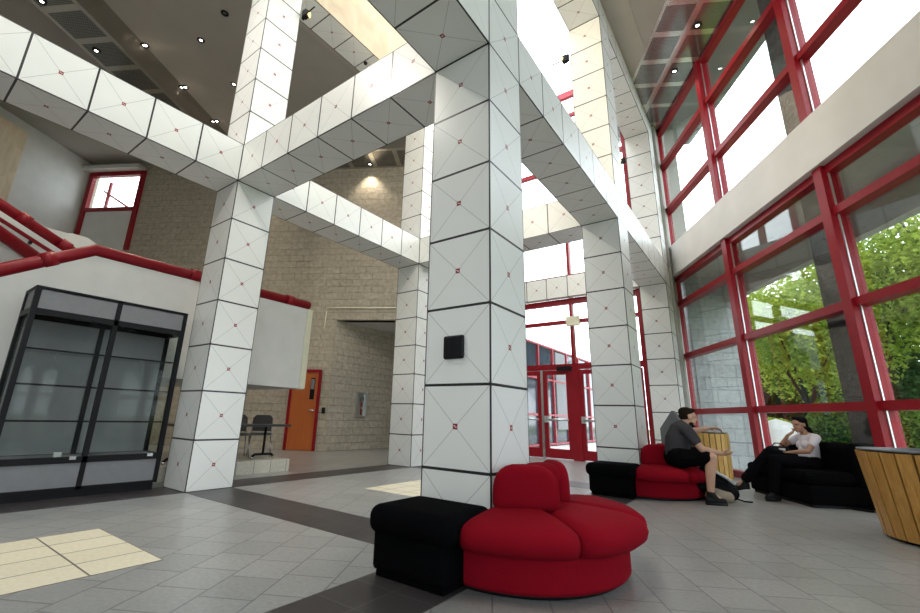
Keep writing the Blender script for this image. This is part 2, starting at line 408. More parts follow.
TOP = 19.5
struct(MB().prism([(-6.98,1,14.004),(-6.98,14.2,14.004),(-6.98,14.2,TOP),(-6.98,1,TOP)],(-.42,0,0)), 'wall_skylight_west', M['well'])
struct(MB().box(-1, -.6, 1, 14.2, 15, TOP), 'wall_skylight_east', M['well'])
struct(MB().box(-7.4, -.6, .6, 1, 15, TOP), 'wall_skylight_south', M['well'])
struct(MB().box(-7.4, -7, -8, 0, 15, TOP), 'wall_added_skylight_west', M['well'])  # unseen skylight and well, added over the front bay to brighten its faces
struct(MB().box(-1, -.6, -8, 0, 15, TOP), 'wall_added_skylight_east', M['well'])
struct(MB().box(-7.4, -.6, -8.4, -8, 15, TOP), 'wall_added_skylight_south', M['well'])
struct(MB().box(-7, -1, .0, .2, 15, TOP), 'wall_added_skylight_north', M['well'])
sk = MB(); sk.box(-7, -6.8, -8, 0, TOP-.2, TOP); sk.box(-1.2, -1, -8, 0, TOP-.2, TOP)
w7 = struct(sk, 'window_added_skylight', M['white'])  # frame of the added front skylight
MB().box(-7, -1, -8, 0, TOP-.12, TOP-.08).build('pane', M['skyglass'], w7)
sk = MB()
sk.box(-7, -6.8, 1, 14.2, TOP-.2, TOP); sk.box(-1.2, -1, 1, 14.2, TOP-.2, TOP)
w5 = struct(sk, 'window_5', M['white'])
MB().box(-7, -1, 1, 14.2, TOP-.12, TOP-.08).build('pane', M['skyglass'], w5)

# perforated ceiling strips
def strip(pts, z, m=M['perf'], th=.05):
    return trim(MB().prism([(p[0], p[1], z) for p in pts], (0,0,th)), m)
def uvs(o, d, org=(0,0,0), width=None, rows=1):
    org = Vector(org)*U; k = 1 if width is None else rows*.76/(width*U)
    d = Vector(d).normalized(); me = o.data; uv = me.uv_layers[0].data; mw = o.matrix_world
    for l in me.loops:
        p = mw @ me.vertices[l.vertex_index].co - org; uv[l.index].uv = (p.x*d.x+p.y*d.y, (-p.x*d.y+p.y*d.x)*k)
s1 = strip([ww(-2.6, -2.3, 0), ww(28, -2.3, 0), ww(28, 0, 0), ww(-2.6, 0, 0)], CEIL-.05); uvs(s1, W, P0, 2.3, 2)
a = Vector((-13.28, -3.02, 0)); dd = Vector((-.5, .866, 0)); nn = Vector((-.866, -.5, 0))
q0 = a - dd*6; q1 = a + dd*13
s2 = strip([q0, q1, q1+nn*1.5, q0+nn*1.5], 14, th=.9); uvs(s2, dd, q0, 1.5, 1)
trim(MB().prism([q0-nn*.02, q1-nn*.02, q1-nn*.02+Vector((0,0,CEIL-14)), q0-nn*.02+Vector((0,0,CEIL-14))], nn*-.04) if False else MB().obox(q0-nn*.04+Vector((0,0,13.98)), dd*19, nn*.04, (0,0,CEIL-13.98)), M['mirror'])
s3 = trim(bbox(MB(), -5, 9, -1.6, 0, 13.95, CEIL), M['perf']); uvs(s3, BW, B0, 1.6, 1)

# ------------------------------------------------------------------ walls
wl = MB()
bbox(wl, -10.6, 1.12, 0, .5, 0, CEIL)
bbox(wl, 1.12, 8.2, 0, .5, 5.87, CEIL)
bbox(wl, -14.0, -10.6, 0, .5, 0, 9.6); bbox(wl, -14.0, -10.6, 0, .5, 14.3, CEIL); bbox(wl, -18, -14.0, 0, .5, 0, CEIL)
struct(wl, 'wall_back', M['block'])
struct(MB().box(-13.9, -13.24, 8.62, 14.6, 0, 5.87), 'wall_alcove', M['block'])
struct(MB().prism([(-13.24, 8.62, 5.87), (-6.9, 12.28, 5.87), (-6.9, 14.6, 5.87), (-13.24, 14.6, 5.87)], (0,0,.3)), 'ceiling_alcove', M['white'])
struct(MB().box(-7.3, -6.9, 12.3, 14.6, 0, CEIL), 'wall_entrance_side', M['block'])
struct(MB().box(-13.9, -6.9, 14.3, 14.6, 0, 6), 'wall_alcove_end', M['block'])
lw = MB(); lw.obox(bb(-14.2, 0, 0), (.5*26, -.866*26, 0), BW*-.5, (0,0,CEIL)); struct(lw, 'wall_left', M['white'])
wh = MB(); wh.box(-34, -8, -12.4, -12, 0, CEIL); wh.box(-8, 15.5, -12.4, -12, 0, 1.5); wh.box(-8, 15.5, -12.4, -12, 7, CEIL); wh.box(12.5, 15.5, -12.4, -12, 1.5, 7); wh.box(-8, 2, -12.4, -12, 1.5, 7)
struct(wh, 'wall_behind', M['white'])
wf = MB()
for i in range(4): wf.box(2+i*3.5-.13, 2+i*3.5+.13, -12.3, -12.05, 1.5, 7)
for z in (1.5, 4.2, 6.85): wf.box(2, 12.5, -12.28, -12.08, z, z+.18)
w6 = struct(wf, 'window_added_behind', M['red'])  # unseen rear window, added to brighten the faces turned to the camera
MB().box(2, 12.5, -12.2, -12.18, 1.5, 7).build('pane', M['glass'], w6)
# pier beside the window wall
struct(MB().box(-1.0, .12, 15.0, 15.95, 0, CEIL), 'wall_pier', M['concrete'])
struct(MB().box(15.5, 15.9, -12.4, -11, 0, CEIL), 'wall_right', M['white'])

# ------------------------------------------------------------------ big window wall
S0, S1 = -2.3, 29.0
sp = MB(); wbox(sp, -2.55, S1, -.32, .2, 7.6, 8.9); struct(sp, 'wall_spandrel', M['offwhite'])
def glazing(name, z0, z1, trans, verts, mw=.26):
    w = MB()
    wbox(w, S0, S1, -.13, .13, z0, z0+.2); wbox(w, S0, S1, -.13, .13, z1-.22, z1)
    w = struct(w, name, M['red'])
    for i, s in enumerate(verts):
        m = MB(); wbox(m, s-mw/2, s+mw/2, -.24, .14, z0, z1); m.build('mullion', M['red'], w)
        g = MB(); wbox(g, s+mw/2, s+mw/2+.03, -.1, -.07, z0, z1); g.build('gasket', M['steel'], w)
    for z in trans:
        m = MB(); wbox(m, S0, S1, -.17, .12, z-.095, z+.095); m.build('transom', M['red'], w)
    zs = [z0] + list(trans) + [z1]
    for a, b in zip(verts, verts[1:]):
        for c, d in zip(zs, zs[1:]):
            g = MB(); wbox(g, a, b, .0, .02, c, d); g.build('pane', M['glass'], w)
    return w
VS = [-2.15, 2.3, 6.62, 11.0, 15.3, 19.7, 24.1, 28.5]
glazing('window_1', 0, 7.62, (2.08, 4.26, 6.42), VS)
glazing('window_2', 8.8, CEIL, (10.75, 12.98), VS)

# ------------------------------------------------------------------ entrance glazing and doors
YE = 14.3
en = MB()
for z0, z1 in ((6.76, 7.0), (8.0, 8.14), (5.85, 6.0), (3.78, 4.02)): en.box(-6.9, -1.05, YE, YE+.25, z0, z1)
w3 = struct(en, 'window_3', M['red'])
for z0, z1 in ((13.7, 13.9), (16.6, 16.75), (17.75, 18.1)): MB().box(-7, -1.05, YE, YE+.2, z0, z1).build('transom', M['pinkred'], w3)
for x, w_ in ((-6.85, .12), (-4.02, .13), (-1.1, .22)):
    MB().box(x-w_/2, x+w_/2, YE-.02, YE+.25, 0, TOP if x < -5 or x > -2 else 13.7).build('mullion', M['red'], w3)
MB().box(-6.8, -1.1, YE+.1, YE+.13, 4.0, TOP).build('pane', M['skyglass'], w3)
MB().box(-1.0, -.98, YE, 15.0, 0, CEIL).build('side_pane', M['skyglass'], w3)
def leaf(n, x0, x1, hinge):
    f = MB(); f.box(x0, x0+.17, YE, YE+.12, .04, 3.74); f.box(x1-.17, x1, YE, YE+.12, .04, 3.74); f.box(x0+.17, x1-.17, YE, YE+.12, 3.56, 3.74); f.box(x0+.17, x1-.17, YE, YE+.12, .04, .42)
    d = struct(f, 'door_%d' % n, M['red'])
    MB().box(x0+.17, x1-.17, YE+.05, YE+.07, .42, 3.56).build('pane', M['skyglass'], d)
    b = MB(); b.tube([(x0+.12, YE-.1, 1.62), (x1-.12, YE-.1, 1.62)], .05); b.box(x0+.05, x0+.2, YE-.14, YE, 1.5, 1.78); b.build('push_bar', M['steel'], d)
leaf(2, -6.75, -5.58, 0); leaf(3, -5.46, -4.22, 0); leaf(4, -3.82, -2.56, 0); leaf(5, -2.48, -1.25, 0)
p = MB(); p.box(-5.575, -5.465, YE-.03, YE+.1, 0, 3.78); trim(p, M['chrome'])
tag(MB().box(-4.75, -4.1, YE-.16, YE, 3.72, 3.9).build('door_closer', M['black'], origin=(-4.4, YE-.1, 3.72)), 'black door closer bar at the head of the right entrance leaf', 'door closer')
trim(MB().box(-4.22, -3.82, YE-.05, YE+.26, 0, 3.8), M['red'])
tag(MB().box(-4.2, -3.6, 14.1, 14.25, 5.68, 6.1).build('sign_box', M['plate'], origin=(-3.9, 14.2, 5.68), bevel=.01), 'blank cream box fixed on the red mullion above the entrance doors', 'sign')

# ------------------------------------------------------------------ orange door
dr = MB()
bbox(dr, -.78, -.66, -.1, .1, 0, 3.53); bbox(dr, .55, .67, -.1, .1, 0, 3.53); bbox(dr, -.66, .55, -.1, .1, 3.41, 3.53)
d1 = struct(dr, 'door_1', M['red'])
l = MB(); bbox(l, -.66, .55, -.05, .0, .02, 3.41); l.build('door_leaf', M['door'], d1)
g = MB(); bbox(g, .2, .4, -.07, -.05, 2.2, 3.15); g.build('vision_pane', M['black'], d1)
g = MB(); bbox(g, .22, .38, -.08, -.07, 2.65, 3.1); g.build('painted_pane_reflection', M['lam'], d1)  # grey plate painting a reflection onto the vision pane
g = MB(); g.tube([bb(.42, -.06, 1.72), bb(.42, -.2, 1.72), bb(.25, -.2, 1.72)], .03); g.ball(bb(.42, -.08, 1.72), .06); g.build('handle', M['chrome'], d1)
g = MB(); bbox(g, -.5, -.15, -.07, -.05, 2.62, 2.72); g.build('name_plate', M['bagwhite'], d1)
g = MB(); bbox(g, .85, .97, -.12, 0, 1.6, 1.86); tag(g.build('card_reader', M['black'], origin=bb(.9, 0, 1.6), bevel=.008), 'black card reader box on block wall beside the orange door', 'card reader')

# far window beside the block wall
w4 = MB()
bbox(w4, -14.0, -13.75, -.12, .1, 9.6, 14.3); bbox(w4, -10.85, -10.6, -.12, .1, 9.6, 14.3); bbox(w4, -13.75, -10.85, -.12, .1, 14.05, 14.3); bbox(w4, -13.75, -10.85, -.12, .1, 11.9, 12.1)
w4 = struct(w4, 'window_4', M['red'])
g = MB(); bbox(g, -13.75, -10.85, 0, .03, 12.1, 14.05); g.build('pane', M['glass'], w4)
g = MB(); bbox(g, -13.75, -10.85, -.02, .04, 9.6, 11.9); g.build('lower_panel', M['white'], w4)
g = MB(); bbox(g, -14.2, -10.7, -.5, 0, 14.3, 14.5); trim(g, M['white'])
g = MB(); g.tube([bb(-13.6, .6, 13.5), bb(-11.3, .6, 12.1)], .06); bbox(g, -13.3, -13.15, .5, .6, 12, 14); tag(g.build('outside_frame_bar', M['pinkred'], origin=bb(-12.5, .6, 12)), 'pink diagonal bar outside the small high window', 'bar')

# ------------------------------------------------------------------ fire extinguisher cabinet (on the alcove wall)
x = -13.24
t = thing('extinguisher_cabinet', 'grey metal cabinet on the alcove wall holding a red extinguisher', 'cabinet', (x, 10.5, 1.5))
f = MB(); f.box(x, x+.12, 10.2, 10.27, 1.5, 2.66); f.box(x, x+.12, 10.78, 10.85, 1.5, 2.66); f.box(x, x+.12, 10.27, 10.78, 1.5, 1.57); f.box(x, x+.12, 10.27, 10.78, 2.59, 2.66); f.build('frame', M['steel'], t)
MB().box(x, x+.03, 10.27, 10.78, 1.57, 2.59).build('back_panel', M['steel'], t)
MB().box(x+.11, x+.12, 10.27, 10.78, 1.57, 2.59).build('door_glass', M['case_glass'], t)
t2 = thing('fire_extinguisher', 'red fire extinguisher standing inside the grey wall cabinet', 'fire extinguisher', (x+.065, 10.56, 1.575))
mb, _ = MB().lathe([(0,0), (.04,0), (.045,.05), (.045,.55), (.025,.64), (.0,.66)], (x+.06, 10.56, 1.575), 14); mb.build('cylinder', M['extred'], t2)
MB().box(x+.04, x+.08, 10.46, 10.66, 2.235, 2.4).build('valve_handle', M['greypl'], t2)
MB().box(x+.1055, x+.1065, 10.5, 10.62, 1.85, 1.97).build('instruction_label', M['bagwhite'], t2)

# conduit on lintel
cdt = MB(); cdt.tube([bb(.68, -.05, 6.45), bb(1.1, -.05, 6.45), bb(7, -.05, 6.45)], .035, 6); cdt.tube([bb(.6, -.05, 6.3), bb(.56, -.05, 5.2)], .03, 6)
tag(cdt.build('wall_conduit', M['plate'], origin=bb(1, 0, 5.2)), 'thin pale conduit running on block wall above the alcove opening', 'conduit')

# ------------------------------------------------------------------ stairs and balustrades
xb = -9.0
pr = [(xb, 4.05, 2.33), (xb, 4.05, 4.85), (xb, -1.87, 4.85), (xb, -8.5, .55), (xb, -8.5, 0), (xb, -.15, 0), (xb, -.15, 2.33)]
struct(MB().prism(pr, (-.3, 0, 0)), 'wall_stair', M['white'])
trim(MB().box(xb, xb+.03, 3.85, 4.05, 2.33, 4.85), M['plate'])
def rail(name, pts, r, label, clamps=()):
    t = thing(name, label, 'railing', (pts[0][0], pts[0][1], 0))
    MB().tube(pts, r, 14).build('rail_pipe', M['red'], t)
    for c, d in clamps:
        c = Vector(c); d = Vector(d).normalized()
        MB().tube([c-d*.12, c+d*.12], r*1.25, 14).build('collar', M['red'], t)
    return t
rail('stair_railing', [(xb-.1, 3.95, 5.0), (xb-.1, -1.87, 5.0), (xb-.1, -8.5, .8)], .14, 'thick red pipe railing on the white stair wall, bent above the display case',
     [((xb-.1, 3.2, 5.0), (0,1,0)), ((xb-.1, .3, 5.0), (0,1,0)), ((xb-.1, -2.6, 4.53), (0,-6.63,-4.2))])
ls = MB().prism([(xb-.3, 4.05, 2.33), (xb-.3, -2.0, 2.33), (-13.2, -2.0, 2.33), (-13.2, 4.05, 2.33)], (0,0,.45)); struct(ls, 'floor_landing', M['white'])
def slope(x, pa, pb, h, th, name, m):
    return struct(MB().prism([(x, pa[0], pa[1]), (x, pb[0], pb[1]), (x, pb[0], pb[1]-h), (x, pa[0], pa[1]-h)], (-th, 0, 0)), name, m)
slope(-11.0, (-1.7, 5.15), (-8, 8.02), 2.3, .25, 'wall_upper_stair', M['white'])
rail('stair_railing', [(-11.1, -1.75, 5.33), (-11.1, -8, 8.2)], .13, 'red pipe railing climbing along the upper stair flight, topmost of the stair pipes',
     [((-11.1, -2.9, 5.86), (0,-6.25,2.87)), ((-11.1, -2.05, 5.47), (0,-6.25,2.87))])
rail('handrail', [(-10.85, -2.0, 5.05), (-10.85, -8, 7.8)], .045, 'thin red handrail on the inner face of the upper stair wall')
for yy in (-2.7, -5): MB().box(-11, -10.85, yy-.03, yy+.03, 5.28+(-2.7-yy)*.458, 5.36+(-2.7-yy)*.458).build('bracket', M['black'], bpy.data.objects['handrail'])
rail('stair_railing', [(-9.9, -2.3, 4.52), (-9.9, -8, 7.58)], .13, 'red pipe railing of the near side of upper flight, lowest of the sloped pipes')
slope(-10.0, (-2.3, 4.4), (-8, 7.46), 1.8, .2, 'wall_upper_flight', M['white'])
st = MB()
for i in range(12): st.box(-10.9, -10.1, -2.4-.45*(i+1), -2.4-.45*i, 2.9+.2*i, 3.05+.21*i)
struct(st, 'floor_steps', M['concrete'])
pw = MB(); pw.prism([(-13, -1.2, 2.4), (-13, -1.67, 2.4), (-13, -1.67, 6.45), (-13, -1.25, 6.45), (-13, 2.0, 4.9), (-13, 2.0, 2.4)], (-.3,0,0)); struct(pw, 'wall_parapet', M['white'])
pw = MB(); pw.obox((-13.0, -1.67, 2.4), (-.3,0,0), (0,-3.2,0), (0,0,4.02)); struct(pw, 'wall_parapet_side', M['white'])
# tan box on the upper-storey wall, a niche's warm light put into its colour
nb = MB(); nb.obox(Vector((-26.51,.957,8.0))+Vector((.5,-.866,0))*3.7, (.5*5,-.866*5,0), (.35,.2,0), (0,0,6.25)); trim(nb, M['well'])

# ------------------------------------------------------------------ raised platform, table and chairs under the stair
struct(MB().box(-12.8, -8.7, -.1, 3.6, 0, .32), 'floor_platform', M['step'])
def make_chair():
    t = thing('stacking_chair', '', 'chair', (0,0,0), 0, world=False, s_=1)
    mb = MB()
    mb.prism([(-.22,-.2,.43), (.22,-.2,.43), (.22,.2,.45), (-.22,.2,.45)], (0,0,.025)); mb.build('seat', M['greypl'], t, s_=1, bevel=.01)
    mb = MB(); mb.prism([(-.21,.19,.5), (.21,.19,.5), (.2,.23,.78), (.14,.25,.84), (-.14,.25,.84), (-.2,.23,.78)], (0,.025,0)); mb.build('backrest', M['brownpl'], t, s_=1, bevel=.008)
    for sx in (-1, 1):
        MB().tube([(sx*.2,.2,.42), (sx*.235,.27,.01)], .012, 8).build('leg', M['chrome'], t, s_=1)
        MB().tube([(sx*.2,-.17,.42), (sx*.225,-.23,.01)], .012, 8).build('leg', M['chrome'], t, s_=1)
        MB().tube([(sx*.2,.15,.42), (sx*.2,.2,.52), (sx*.2,.235,.7)], .011, 8).build('back_support', M['chrome'], t, s_=1)
    return t
ch = make_chair(); PZ = .32*U
for i, (x, y, rz, lab) in enumerate(((-9.8, 3.28, R(57), 'brown-backed stacking chair pulled up to the dark table, nearer the orange door'), (-9.75, 2.5, R(70), 'brown-backed stacking chair at dark table, half hidden behind the display case column'))):
    o = ch if i == 0 else copy_tree(ch)
    o.location = (x*U, y*U, PZ); o.scale = (.86,)*3; o.rotation_euler.z = rz; o['label'] = lab; o['group'] = 'chairs at the platform table'
t = thing('folding_table', 'dark narrow table on the tiled platform below the stair wall', 'table', (-9.15, 2.0, .32))
MB().box(-9.35, -8.8, .4, 3.6, 1.2, 1.26).build('tabletop', M['tabletop'], t, bevel=.005)
for y in (.7, 2.97):
    g = MB(); g.tube([(-9.1, y, 1.2), (-9.1, y, .45)], .035); g.build('pedestal', M['black'], t)
    g = MB(); g.tube([(-9.1, y-.33, .39), (-9.1, y-.25, .45), (-9.1, y+.25, .45), (-9.1, y+.33, .39)], .035); g.build('foot', M['black'], t)
    for d in (-.33, .33): MB().ball((-9.1, y+d, .36), .042).build('caster', M['chrome'], t)

# ------------------------------------------------------------------ display case
x0, x1, y0, y1, zt = -8.62, -7.8, -2.87, -.22, 3.72
t = thing('display_case', 'tall black framed glass display case with grey panels, two bays', 'display case', ((x0+x1)/2, (y0+y1)/2, 0))
MB().box(x0+.06, x1-.06, y0+.05, y1-.05, 0, .16).build('plinth', M['black'], t)
ym = (y0+y1)/2
f = MB(); fw = .085
for xx in (x0, x1-fw):
    for yy in (y0, ym-fw/2, y1-fw):
        f.box(xx, xx+fw, yy, yy+fw, .14, zt)
for z in (.14, .6, 3.2, zt-.04):
    h = .05 if z in (.14, 3.72-.04) else .11
    if z > 3.5: h = .04
    f.box(x1-fw, x1, y0+fw, y1-fw, z, z+h); f.box(x0, x0+fw, y0+fw, y1-fw, z, z+h)
    for yy in (y0, y1-fw): f.box(x0+fw, x1-fw, yy, yy+fw, z, z+h)
f.build('frame', M['black'], t)
MB().box(x0+.02, x1-.02, y0+.02, y1-.02, zt-.06, zt-.03).build('top_panel', M['lam'], t)
MB().box(x0+.05, x1-.05, y0+.05, y1-.05, .66, .7).build('deck', M['lam'], t)
MB().box(x0+.03, x0+.05, y0+fw, y1-fw, .7, 3.2).build('back_panel', M['lam'], t)
for ya, yb in ((y0+fw, ym-fw/2), (ym+fw/2, y1-fw)):
    MB().box(x1-.05, x1-.02, ya, yb, .19, .6).build('lower_panel', M['lam'], t)
    MB().box(x1-.05, x1-.02, ya, yb, 3.31, zt-.04).build('fascia_panel', M['lam'], t)
    MB().box(x1-.045, x1-.03, ya, yb, .71, 3.2).build('glass_door', M['case_glass'], t)
    for z in (1.32, 1.95, 2.58):
        MB().box(x0+.1, x1-.12, ya, yb, z, z+.022).build('glass_shelf', M['case_glass'], t)
    for z in (1.32, 1.95, 2.58): MB().box(x1-.12, x1-.1, ya, yb, z-.004, z+.028).build('shelf_edge', M['black'], t)
    MB().box(x1-.02, x1+.02, yb-.2, yb-.1, .66, .72).build('lock', M['chrome'], t)
for yy in (y0+.03, y1-.045):
    MB().box(x0+fw, x1-fw, yy, yy+.015, .71, 3.2).build('side_glass', M['case_glass'], t)
    MB().box(x0+fw, x1-fw, yy, yy+.015, 3.31, zt-.04).build('side_fascia', M['lam'], t)
    MB().box(x0+fw, x1-fw, yy, yy+.015, .19, .6).build('side_panel', M['lam'], t)
tag(MB().box(-8.05, -7.97, -1.98, -1.86, .7, .78).build('small_ornament', M['bagwhite'], origin=(-8, -1.9, .7), bevel=.006), 'tiny white ornament lying on the floor of the display case', 'ornament')

# ------------------------------------------------------------------ upholstered seat groups
def make_ottoman():
    t = thing('ottoman', '', 'ottoman', (0,0,0), 0, world=False)
    MB().box(-.43, .43, -.35, .35, 0, .06).build('kick_base', M['blackfab'], t)
    o = MB().box(-.47, .47, -.39, .39, .06, .5).build('base', M['blackfab'], t, bevel=.03)
    o = MB().box(-.53, .56, -.46, .44, .4, .69).build('cushion', M['blackfab'], t); b = o.modifiers.new('bevel', 'BEVEL'); b.width = .075; b.segments = 5
    for p in o.data.polygons: p.use_smooth = True
    return t
def make_round_seat():
    t = thing('round_seat', '', 'seat', (0,0,0), 0, world=False)
    mb, rg = MB().lathe([(0,0), (1.12,0), (1.12,.05), (0,.05)], (0,0,0), 36, -PI/2, R(68)); mb.build('kick_base', M['black'], t, weld=True)
    for k in range(3):
        bd = (-90, -38, 14, 68); a0 = R(bd[k]) + .005; a1 = R(bd[k+1]) - .005; n = 14
        e0, e1 = a0, a1; a0 = R(bd[k]) + .0005; a1 = R(bd[k+1]) - .0005; prof = [(.1,.05), (1.19,.05), (1.21,.08), (1.21,.42)]
        mb, rg = MB().lathe(prof, (0,0,0), n, a0, a1, False)
        for j, end in ((0, 1), (-1, -1)):
            vs = [r[j] for r in rg]; mb.bm.faces.new(vs if end > 0 else vs[::-1])
        bo = mb.build('seat_base', M['redfab'], t, weld=True)
        a0, a1 = e0, e1
        # pillow-topped wedge cushion
        mb = MB(); bm = mb.bm; rows = []
        prof = [(.12,.37), (1.22,.37), (1.33,.385), (1.4,.44), (1.42,.51), (1.4,.58), (1.33,.63), (1.18,.665), (.9,.69), (.55,.705), (.12,.71)]
        na = 16
        for r, z in prof:
            row = []
            for j in range(na+1):
                f = j/na; a = a0 + (a1-a0)*f
                edge = min(f, 1-f); d = 1 - max(0, 1-edge/.13)**2 if edge < .13 else 1.0
                zz = z if z < .5 else .5 + (z-.5)*(.62+.38*d)
                rr = r if r < 1.2 else 1.2+(r-1.2)*(.55+.45*d)
                row.append(bm.verts.new((rr*math.cos(a), rr*math.sin(a), zz)))
            rows.append(row)
        for i in range(len(rows)-1):
            for j in range(na):
                f = bm.faces.new((rows[i][j], rows[i][j+1], rows[i+1][j+1], rows[i+1][j])); f.smooth = True
        for j, flip in ((0, False), (na, True)):
            vs = [r[j] for r in rows]; bm.faces.new(vs[::-1] if flip else vs)
        bm.faces.new([rows[0][j] for j in range(na+1)] + [rows[-1][j] for j in range(na, -1, -1)])
        mb.build('seat_cushion', M['redfab'], t, weld=True)
        # rounded backrest standing on the wedge, facing outwards
        am = (a0+a1)/2 + (R(8), R(-9), 0)[k]; w_ = (.36, .33, .33)[k]; h0, h1 = .66, 1.13; pts = []
        for q in range(15):
            f = PI*q/14; cx = -math.cos(f); cz = math.sin(f)
            pts.append((w_*math.copysign(abs(cx)**.62, cx), h0+.12+(h1-h0-.12)*abs(cz)**.75))
        pts = [(-w_, h0)] + pts + [(w_, h0)]
        tx, ty = -math.sin(am), math.cos(am); r0 = (.72, .47, .55)[k]
        P = [(r0*math.cos(am)+tx*a, r0*math.sin(am)+ty*a, z) for a, z in pts]
        bk = MB().prism(P, (math.cos(am)*-.2, math.sin(am)*-.2, 0)).build('backrest', M['redfab'], t)
        b = bk.modifiers.new('bevel', 'BEVEL'); b.width = .05; b.segments = 4; b.limit_method = 'ANGLE'; b.angle_limit = R(50)
        for p in bk.data.polygons: p.use_smooth = True
    return t
rs = make_round_seat(); ot = make_ottoman()
for i, (x, y, la, lb) in enumerate(((0, .66, 'large red half-round seat with three backrests at foot of the massive middle column', 'black fabric ottoman in the foreground, pushed against the larger red half-round seat'),
                                   (0, 7.6, 'red half-round seat farther back that the man in shorts sits on', 'black fabric ottoman at the foot of the farther column, beside the man\'s red seat'))):
    o = rs if i == 0 else copy_tree(rs); o.location = (x*U, y*U, 0); o['label'] = la; o['group'] = 'red half-round seats'
    o = ot if i == 0 else copy_tree(ot); o.location = ((x-.5)*U, ((0 if y < 3 else 7)-.44)*U, 0); o['label'] = lb; o['group'] = 'black ottomans'

# sofa by the window, parallel to it
sa = math.atan2(W.y, W.x)
t = thing('sofa', 'black fabric two-seat sofa below the window with the woman sitting on it', 'sofa', (3.04, 8.01, 0), sa, world=False)
L_, D_ = 2.2, 1.3     # local: x along the wall towards the viewer (ends at 0), y away into the window
MB().box(-L_+.06, -.06, .06, D_-.06, 0, .06).build('kick_base', M['black'], t)
MB().box(-L_, 0, 0, D_, .06, .44).build('base', M['blackfab'], t, bevel=.03)
for a, b in ((-L_, -L_/2-.01), (-L_/2+.01, 0)):
    o = MB().box(a, b, -.04, .98, .44, .72).build('seat_cushion', M['blackfab'], t, bevel=.06)
    o = MB().prism([(a, .95, .55), (a, .86, 1.2), (a, .98, 1.3), (a, 1.22, 1.3), (a, 1.32, 1.2), (a, 1.32, .4), (a, .95, .4)], (b-a, 0, 0)).build('back_cushion', M['blackfab'], t, bevel=.05)

# ------------------------------------------------------------------ slatted wooden tubs
def tub(name, c, r0, r1, h, n, m, label):
    t = thing(name, label, 'planter', (c[0], c[1], 0), 0, world=False)
    mb, _ = MB().lathe([(0,0), (r0-.1,0), (r0-.1,.07), (0,.07)], (0,0,0), 32); mb.build('base_ring', M['black'], t, weld=True)
    for k in range(n):
        a0 = 2*PI*k/n + .012/r0; a1 = 2*PI*(k+1)/n - .012/r0
        p = []
        for z, r in ((.05, r0), (h, r1)):
            for a, rr in ((a0, r-.07), (a0, r), (a1, r), (a1, r-.07)):
                p.append((rr*math.cos(a), rr*math.sin(a), z))
        MB().hexa(p).build('slat', m, t)
    mb, _ = MB().lathe([(r0-.12,.06), (r1-.09,h+.02), (r1-.02,h+.02), (r1-.02,h+.045), (r1-.16,h+.045), (r1-.16,h-.1), (0,h-.12)], (0,0,0), 40); mb.build('liner', M['liner'], t, weld=True)
    return t
tub('wooden_tub', (4.68, 5.74), .9, 1.03, 1.27, 30, M['slat'], 'large round tub of golden oak slats, cropped at the picture edge')
tub('wooden_tub', (.95, 11.9), .52, .55, 1.35, 22, M['slatlight'], 'round pale oak slat tub by the window behind the seated man')
# grey bin with a pointed hood
t = thing('litter_bin', 'grey pointed-top litter bin standing behind the man in the grey shirt', 'bin', (.15, 11.4, 0))
MB().box(-.25, .5, 11.1, 11.75, 0, 1.45).build('body', M['bin'], t)
MB().prism([(-.25, 11.1, 1.45), (.5, 11.1, 1.45), (.13, 11.1, 2.0)], (0, .65, 0)).build('hood', M['bin'], t)
MB().box(-.05, .3, 11.08, 11.1, 1.05, 1.35).build('flap', M['black'], t)

# ------------------------------------------------------------------ fittings on columns
o = MB().box(-.68, -.37, -.05, 0, 2.32, 2.62).build('wall_speaker', M['black'], origin=(-.525, 0, 2.32), bevel=.02)
tag(o, 'black rounded square speaker on the face of the massive middle column', 'speaker')
def flood(loc, d, label, power, aim):
    t = thing('floodlight', label, 'light', loc)
    x, y, z = loc; d = Vector(d)
    MB().obox(Vector(loc)-Vector((.04,.04,.12)), (.08,0,0), (0,.08,0), (0,0,.24)).build('bracket', M['black'], t)
    c = Vector(loc)+d*.1
    MB().box(c.x-.075, c.x+.075, c.y-.075, c.y+.075, c.z-.11, c.z+.11).build('housing', M['black'], t)
    a = Vector(aim).normalized()
    MB().tube([c+a*.07, c+a*.13], [.06, .075], 12).build('lens', M['floodglow'], t)
    MB().tube([c-d*.05, c+d*.42], .02, 6).build('arm', M['black'], t)
    L = bpy.data.lights.new('floodlight_lamp', 'SPOT'); L.energy = power; L.color = (1, .86, .62); L.spot_size = R(150); L.spot_blend = .8; L.shadow_soft_size = .12
    lo = bpy.data.objects.new('lamp', L); C.objects.link(lo); lo.location = (c+a*.32)*U - Vector(loc)*U; lo.parent = t
    lo.rotation_euler = a.to_track_quat('-Z', 'Y').to_euler()
flood((-6.93, 1.06, 13.0), (1, .0, 0), 'small floodlight high on the display case column under the roof', 60, (.7, .8, -.1))
flood((-1.06, 6.94, 12.9), (-1, 0, 0), 'small black floodlight high on the seat-group column beside the bright skylight', 120, (-.8, -.5, .1))
flood((-1.06, 13.94, 12.9), (-1, 0, 0), 'small black floodlight on the farthest column beside red glazing', 80, (-.8, -.5, .1))
flood((-.5, 1.06, 12.9), (0, 1, 0), 'floodlight high on the middle column aimed along the skylight', 220, (.05, .9, -.15))

